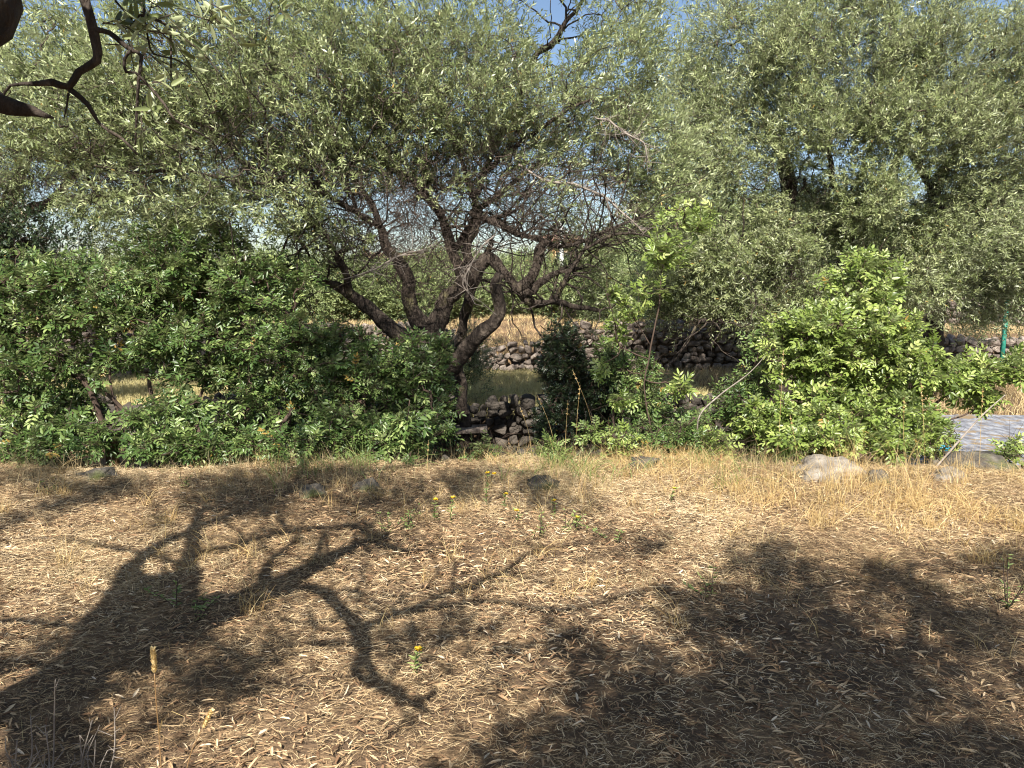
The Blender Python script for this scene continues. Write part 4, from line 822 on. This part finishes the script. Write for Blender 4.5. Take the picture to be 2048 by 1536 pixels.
o = obj('leaf_litter', mesh_from('leaf_litter', V, 4, Q, attr=np.repeat(v, 2)), M_litter); tag(o, 'fallen dry olive leaves covering the near ground', 'leaf litter', kind='stuff')
# flattened straw
n = 430000; x, y = scatter(n, 1.3, 6.7); keep = rs.random(n) < np.clip(.6-.6*wob(x, y, 2.2, 21)+.2*sstep(4, 6, y), .15, 1); x, y = x[keep], y[keep]; n = len(x)
th = rs.uniform(0, 6.28, n); L = rs.uniform(.02, .10, n)*rs.uniform(.5, 1, n); z0 = ground_z(x, y)
def rib(x, y, z0, th, L, lift0, rise, curl, K=4):
    t = np.linspace(0, 1, K)[None, :]; th2 = th[:, None]+curl[:, None]*t
    px = x[:, None]+L[:, None]*t*np.cos(th2); py = y[:, None]+L[:, None]*t*np.sin(th2); pz = z0[:, None]+lift0[:, None]+L[:, None]*(rise[:, None]*t-.6*rise[:, None]*t*t)
    return np.stack([px, py, pz], -1)
pts = rib(x, y, z0, th, L, rs.uniform(0, .028, n), np.abs(rs.normal(.1, .3, n)), rs.normal(0, .8, n))
V, Q = ribbons(pts, rs.uniform(.0012, .0030, n)); v = np.clip(rs.beta(2, 1.8, n)+.25*wob(x, y, 1.7, 51), 0, 1)
o = obj('straw', mesh_from('straw', V, 4, Q, attr=np.repeat(v, 3)), M_straw); tag(o, 'short flattened straw between the fallen leaves', 'straw', kind='stuff')
# standing dry grass
def grass(name, label, x, y, hmin, hmax, wid, mat, lean=.35, K=4, vv=None, z=None, kind='stuff'):
    n = len(x); h = rs.uniform(hmin, hmax, n); th = rs.uniform(0, 6.28, n); le = np.abs(rs.normal(lean, lean*.7, n)); t = np.linspace(0, 1, K)[None, :]
    z0 = (ground_z(x, y) if z is None else z); rad = h[:, None]*le[:, None]*(t**1.7); px = x[:, None]+rad*np.cos(th)[:, None]; py = y[:, None]+rad*np.sin(th)[:, None]
    pz = z0[:, None]-.01+h[:, None]*t*np.sqrt(np.maximum(1-(le[:, None]*t*.6)**2, .1))
    V, Q = ribbons(np.stack([px, py, pz], -1), np.full(n, wid)*rs.uniform(.6, 1.3, n)); v = rs.beta(2, 2, n) if vv is None else vv
    o = obj(name, mesh_from(name, V, 4, Q, attr=np.repeat(v, K-1)), mat); return tag(o, label, 'grass', kind=kind)
def tufts(nc, y0, y1, densf, per, rad, m=1.4):
    cx, cy = scatter(nc, y0, y1, m=m); k = rs.random(nc) < np.clip(densf(cx, cy), 0, 1); cx, cy = cx[k], cy[k]; pn = np.maximum((rs.gamma(1.6, per/1.6, len(cx))).astype(int), 2)
    return np.repeat(cx, pn)+rs.normal(0, rad, pn.sum()), np.repeat(cy, pn)+rs.normal(0, rad, pn.sum())
gd = lambda x, y: ((.10+.55*sstep(-.6, 1.8, x))*sstep(4.4, 6.0, y+.3*x)*(.5+.9*wob(x, y, 2.7, 31)+.3*wob(x, y, 8, 32))+.03)*(y < edge_y(x)+.25)
x, y = tufts(7000, 3.0, 6.85, gd, 22, .035); grass('dry_grass', 'tangled dry straw coloured grass along the back of the terrace', x, y, .03, .19, .0032, M_grass, .75)
gd2 = lambda x, y: (.12+.25*wob(x, y, 3.1, 41)+.25*sstep(5.0, 6.2, y))*(y < edge_y(x)+.25)
x, y = tufts(7000, 3.6, 6.85, gd2, 16, .03); grass('brown_grass', 'low brown dead grass between the litter', x, y, .02, .12, .003, M_gdull, .9)
gd3 = lambda x, y: sstep(.1, 1.4, x)*sstep(4.5, 5.4, y)*(.18+.8*wob(x, y, 2.6, 33))*(y < edge_y(x)+.2)
x, y = tufts(1100, 4.4, 6.8, gd3, 26, .045)
grass('tall_dry_grass', 'taller golden grass stems and tufts on the right of the terrace edge', x, y, .12, .44, .0030, M_grass, .45, K=5)
n = 26000; x, y = scatter(n, 5.2, 6.8); k = (rs.random(n) < np.clip(.28+.6*wob(x, y, 3.3, 35), 0, .8)) & (y < edge_y(x)+.2)
grass('dull_dry_grass', 'dull brown dead weeds tangled along the terrace edge', x[k], y[k], .06, .24, .0030, M_gdull, .5)
gg = lambda x, y: (sstep(-3.2, -1.8, x)*sstep(2.6, 1.6, x)*sstep(5.1, 5.9, y)*(.2+.8*wob(x, y, 3.7, 61)))*(y < edge_y(x)+.2)
x, y = tufts(1500, 4.8, 6.7, gg, 14, .05); grass('edge_weeds', 'mixed green and yellowing weeds along the middle of the terrace edge', x, y, .06, .26, .0055, M_weed, .7, K=4)
n = 5000; x, y = scatter(n, 2.0, 6.6); k = (rs.random(n) < np.clip(-.15+.6*wob(x, y, 1.9, 36), 0, .5))
grass('green_grass', 'sparse thin green sprouts among the litter', x[k], y[k], .03, .12, .0028, M_ggreen, .5)
# beyond the lane: pale grass on the next terrace, on the far wall and bank
n = 90000; x = rs.uniform(-9, 3.1, n); y = rs.uniform(9.2, 13.9, n); grass('meadow_grass', 'pale yellow green grass between the shaded wall and the far wall', x, y, .05, .16, .009, M_ggreen, .5, K=3)
n = 90000; x = rs.uniform(-12, 16, n); y = farwall_y(x)+.25+rs.uniform(0, 1, n)**1.5*8; grass('bank_grass', 'golden dry grass on the bank above the far wall', x, y, .03, .13, .010, M_bank, .6, K=3)
n = 26000; x = rs.uniform(3.1, 14, n); y = rs.uniform(11.0, 14.0, n); k = y > 10.6+.1*(x-3); grass('verge_grass', 'dry grass verge beyond the lane', x[k], y[k], .05, .2, .009, M_bank, .5, K=3)
n = 9000; x = rs.uniform(-8, 3, n); y = rs.uniform(7, 8.8, n); grass('lane_grass', 'thin dead grass in the shaded hollow', x, y, .05, .25, .006, M_gdull, .5, K=3)

# ------------------------------------------------------------------ single plants
def spike(label, base, pts, headlen, headr, leafy=True):
    headr *= 1.15
    """grass stem with a cylindrical seed head"""
    t = thing('grass_spike', label, 'grass spike', base, 'seed headed grass stems')
    V, Q, nd = limb([tuple(base)+(.0022,)]+[tuple(p)+(.0018,) for p in pts], n=6, step=.03, gnarl=0, wander=.0); obj('stem', mesh_from('spike_stem', V, 4, Q, smooth=True), M_grass, t)
    top = np.array(pts[-1]); d = nrm(top-np.array(pts[-2])); m = 170; s = rs.uniform(0, 1, m)
    r_ = headr*np.sin(np.clip(.18+s*.75, 0, 1)*math.pi)**.5; pr = perp(np.tile(d, (m, 1)), rs.normal(size=(m, 3)))
    b = top+d*(s*headlen)[:, None]+pr*(r_*.3)[:, None]
    LV, LQ = leaves(b, pr*.7+d*.9, d+rs.normal(size=(m, 3))*.2, np.full(m, headr*1.7), np.full(m, headr*.8), droop=0, fold=.1)
    core, cq, _ = limb([tuple(top)+(headr*.55,), tuple(top+d*headlen*.5)+(headr*.7,), tuple(top+d*headlen)+(headr*.25,)], n=8, step=.01, gnarl=.1, wander=0)
    V, Q = join([(LV, LQ), (core, cq)]); v = np.concatenate([np.repeat(rs.uniform(.6, 1, m), 2), np.full(len(cq), .8)])
    obj('seed_head', mesh_from('seed_head', V, 4, Q, attr=v), M_grass, t)
    if leafy:
        q = np.array(pts[0]); c_ = [q, q+[.012, 0, .05], q+[.04, .01, .075], q+[.075, .02, .05]]; V, Q = ribbons(np.array([c_]), np.array([.008]), side=np.array([[.3, .9, 0]])); obj('blade', mesh_from('spike_blade', V, 4, Q, attr=np.full(3, .7)), M_grass, t)
def px3(l): return [P(*q) for q in l]
b = G(325, 1580); spike('taller pale grass seed head at the lower left', b, px3([(318, 1470, 2.17), (312, 1400, 2.17), (309, 1345, 2.17)]), .078, .0068)
b = G(368, 1560); spike('shorter leaning grass seed head right of the taller one', b, px3([(384, 1500, 2.2), (406, 1456, 2.2)]), .066, .006, leafy=False)
# bare grey dead weeds lower left
for k, (bx, by, tops, lab) in enumerate([
   (45, 1575, [(33, 1480), (60, 1440), (20, 1520), (80, 1500), (10, 1500)], 'pale branched dead weed in the bottom left corner'),
   (105, 1580, [(90, 1450), (110, 1360), (128, 1500), (70, 1490), (150, 1520)], 'tallest dark tipped dead weed near the bottom left'),
   (168, 1580, [(160, 1470), (185, 1440), (200, 1450), (175, 1510)], 'short forked grey dead weed left of the red tinged stem'),
   (205, 1590, [(228, 1415), (215, 1500), (190, 1500)], 'thin red tinged dead stem left of the grass seed heads')]):
    g = G(bx, by); D = g[1]; parts = []
    for (tx, ty) in tops:
        tp_ = P(tx, ty, D-.02+rs.normal(0, .02)); mid = (g+tp_)/2+rs.normal(size=3)*.012; V, Q, nd = limb([tuple(g)+(.0028,), tuple(mid)+(.0022,), tuple(tp_)+(.0012,)], n=5, step=.02, gnarl=.15, wander=1.2, seed=k); parts.append((V, Q))
        m = 5; ii = rs.integers(len(nd)//3, len(nd), m); bb = nd[ii, :3]; dd = nrm(rs.normal(size=(m, 3))+np.array([0, 0, 1.2])); L_ = rs.uniform(.01, .05, (m, 1)); parts.append(tubes(np.stack([bb, bb+dd*L_*.5, bb+dd*L_], 1), np.tile([[.0014, .0012, .0009]], (m, 1)), 4))
    V, Q = join(parts); tag(obj('dead_weed', mesh_from('dead_weed', V-g, 4, Q, smooth=True), M_dead, loc=tuple(g)), lab, 'dead weed', 'dead weeds in the lower left corner')
# small green plants, some with a yellow flower head
def plant(label, px, pytop, pybase, flower, seed, spread=.06, nl=26, leafL=.035, mat=M_weed):
    rs_ = np.random.default_rng(seed); g = G(px, pybase); D = g[1]; top = P(px+rs_.uniform(-4, 4), pytop, D)
    t = thing('flowering_weed' if flower else 'green_weed', label, 'plant', (g[0], D, float(ground_z(g[0], D)))); parts = []; tips_ = []
    ns = 1 if flower else 4
    for s in range(ns):
        tt = top+(rs_.normal(size=3)*spread*np.array([1, 1, .4]) if s else 0); m_ = (g+tt)/2+rs_.normal(size=3)*.01
        V, Q, nd = limb([(g[0], D, g[2]-.02, .0028), tuple(m_)+(.0022,), tuple(tt)+(.0015,)], n=5, step=.02, gnarl=.05, wander=.2); parts.append((V, Q)); tips_.append(nd)
    nd = np.concatenate(tips_); V, Q = join(parts); obj('stem', mesh_from('weed_stem', V, 4, Q, smooth=True), M_weed if flower else M_rstem, t)
    ii = rs_.integers(0, len(nd), nl); th = rs_.uniform(0, 6.28, nl); d = np.stack([np.cos(th), np.sin(th), rs_.uniform(.2, 1.0, nl)], 1)
    LV, LQ = leaves(nd[ii, :3], d, np.tile([[0, -.3, 1.]], (nl, 1))+rs_.normal(size=(nl, 3))*.3, rs_.uniform(.6, 1.2, nl)*leafL, np.full(nl, leafL*.28)); obj('foliage', mesh_from('weed_leaves', LV, 4, LQ, attr=np.repeat(rs_.random(nl), 2)), mat, t)
    if flower:
        for f in range(flower):
            c = top+(rs_.normal(size=3)*.02*np.array([1, 1, .3]) if f else 0); m = 26; th = np.arange(m)*2.4; d = np.stack([np.cos(th), np.sin(th), rs_.uniform(.3, 1.3, m)], 1)
            LV, LQ = leaves(np.tile(c, (m, 1)), d, np.tile([[0, 0, 1.]], (m, 1)), np.full(m, .020), np.full(m, .008)); obj('flower', mesh_from('flower', LV, 4, LQ, attr=np.repeat(rs_.random(m), 2)), M_yel, t)
for k, a in enumerate([
   ('tallest yellow flowered weed at the terrace edge below the gap', 974, 947, 1015, 2), ('pale stemmed weed with a small yellow head left of the tallest one', 902, 996, 1045, 1), ('small yellow budded weed at the far left of the yellow flowers', 872, 1000, 1040, 1),
   ('orange yellow flower head just right of the tallest flowered weed', 1010, 989, 1020, 1), ('lone yellow flower farther right near straw tufts', 1108, 1002, 1040, 1), ('low yellow flower below the others', 1030, 1022, 1050, 1), ('small yellow flower beside a pale forked stalk', 1152, 1036, 1065, 1), ('yellow green flowering weed alone in the lower middle', 838, 1300, 1350, 1), ('tiny yellow flower at the foot of tall dry stalks', 1345, 978, 1010, 1)]):
    plant(*a, 200+k, nl=22, leafL=.032)
for k, a in enumerate([
   ('little green weed with upright leaves at the shadow edge', 778, 1028, 1060), ('small green weed right of the upright leaved one', 816, 1034, 1060), ('feathery dark green weed in the trunk shadow at the left', 352, 1170, 1215),
   ('low green weed beside the trunk shadow', 395, 1215, 1240), ('grey green weed with narrow leaves in the middle of the clearing', 1235, 1062, 1090), ('thin green twiggy weed at the right border', 2015, 1110, 1215), ('green weed patch below the yellow flowers', 1075, 1035, 1080),
   ('broad green weed at the foot of the flowers', 1130, 1020, 1065), ('small green sprout in the right hand shade', 1420, 1170, 1200), ('green sprout left in the sunny grass', 85, 965, 1000), ('low green weed below the second bush', 370, 955, 985)]):
    plant(a[0], a[1], a[2], a[3], 0, 230+k, spread=.08, nl=60, leafL=.03)
# tall dry stalks with seed heads
for k, (px, py0, py1, lean, D, lab) in enumerate([
   (1850, 960, 765, -8, 6.1, 'tallest dry stalk with a brown seed head before the bright bush'), (1806, 965, 795, 2, 6.1, 'tall thin dry stalk left of the tallest one'), (1958, 960, 775, 8, 6.0, 'tall thin dry stalk near the lane'),
   (853, 1020, 880, 4, 5.9, 'single dark stalk with a pale tip beneath the leafy weed'), (1115, 930, 790, -40, 6.4, 'leaning straw stalk left in front of the dark shrub'), (1150, 930, 770, 10, 6.4, 'straight straw stalk before the dark shrub'), (1195, 900, 740, -50, 6.4, 'arching pale stalk across the dark shrub'),
   (1130, 925, 800, 6, 6.4, 'short straw stalk before the dark shrub'), (1555, 1000, 700, 12, 6.2, 'long dry stalk reaching up the left side of the bright bush'), (1440, 1060, 900, 4, 5.3, 'tall straw stalk in the tufts below the red plant'), (1475, 1080, 960, -6, 5.2, 'straw stalk right of the tufts'),
   (1065, 915, 815, -25, 6.4, 'slanting pale stalk beside the shaded wall'), (25, 1100, 1010, 3, 5.2, 'thin stalk at the left border'), (1600, 985, 830, -20, 6.1, 'dry stalk crossing the lower bright bush')]):
    b = P(px, py0, D); b[2] = min(b[2], float(ground_z(b[0], D))+.0); tpp = P(px+lean, py1, D); mid = (b+tpp)/2+np.array([lean/F*D*-.15, 0, .02])
    V, Q, nd = limb([tuple(b)+(.0018,), tuple(mid)+(.0015,), tuple(tpp)+(.001,)], n=5, step=.04, gnarl=0, wander=.3)
    m = 26; s = rs.uniform(.82, 1, m); ii = (s*(len(nd)-1)).astype(int); dd = nrm(rs.normal(size=(m, 3))*.5+np.array([0, 0, 1.])); LV, LQ = leaves(nd[ii, :3], dd, rs.normal(size=(m, 3)), np.full(m, .016), np.full(m, .006), fold=.1)
    n1 = len(Q); V, Q = join([(V, Q), (LV, LQ)]); tag(obj('dry_stalk', mesh_from('dry_stalk', V-b, 4, Q, attr=rs.uniform(.3, .9, len(Q))), M_grass, loc=tuple(b)), lab, 'dry stalk', 'tall dry stalks along the terrace edge')
print('total verts', sum(len(m.vertices) for m in bpy.data.meshes))
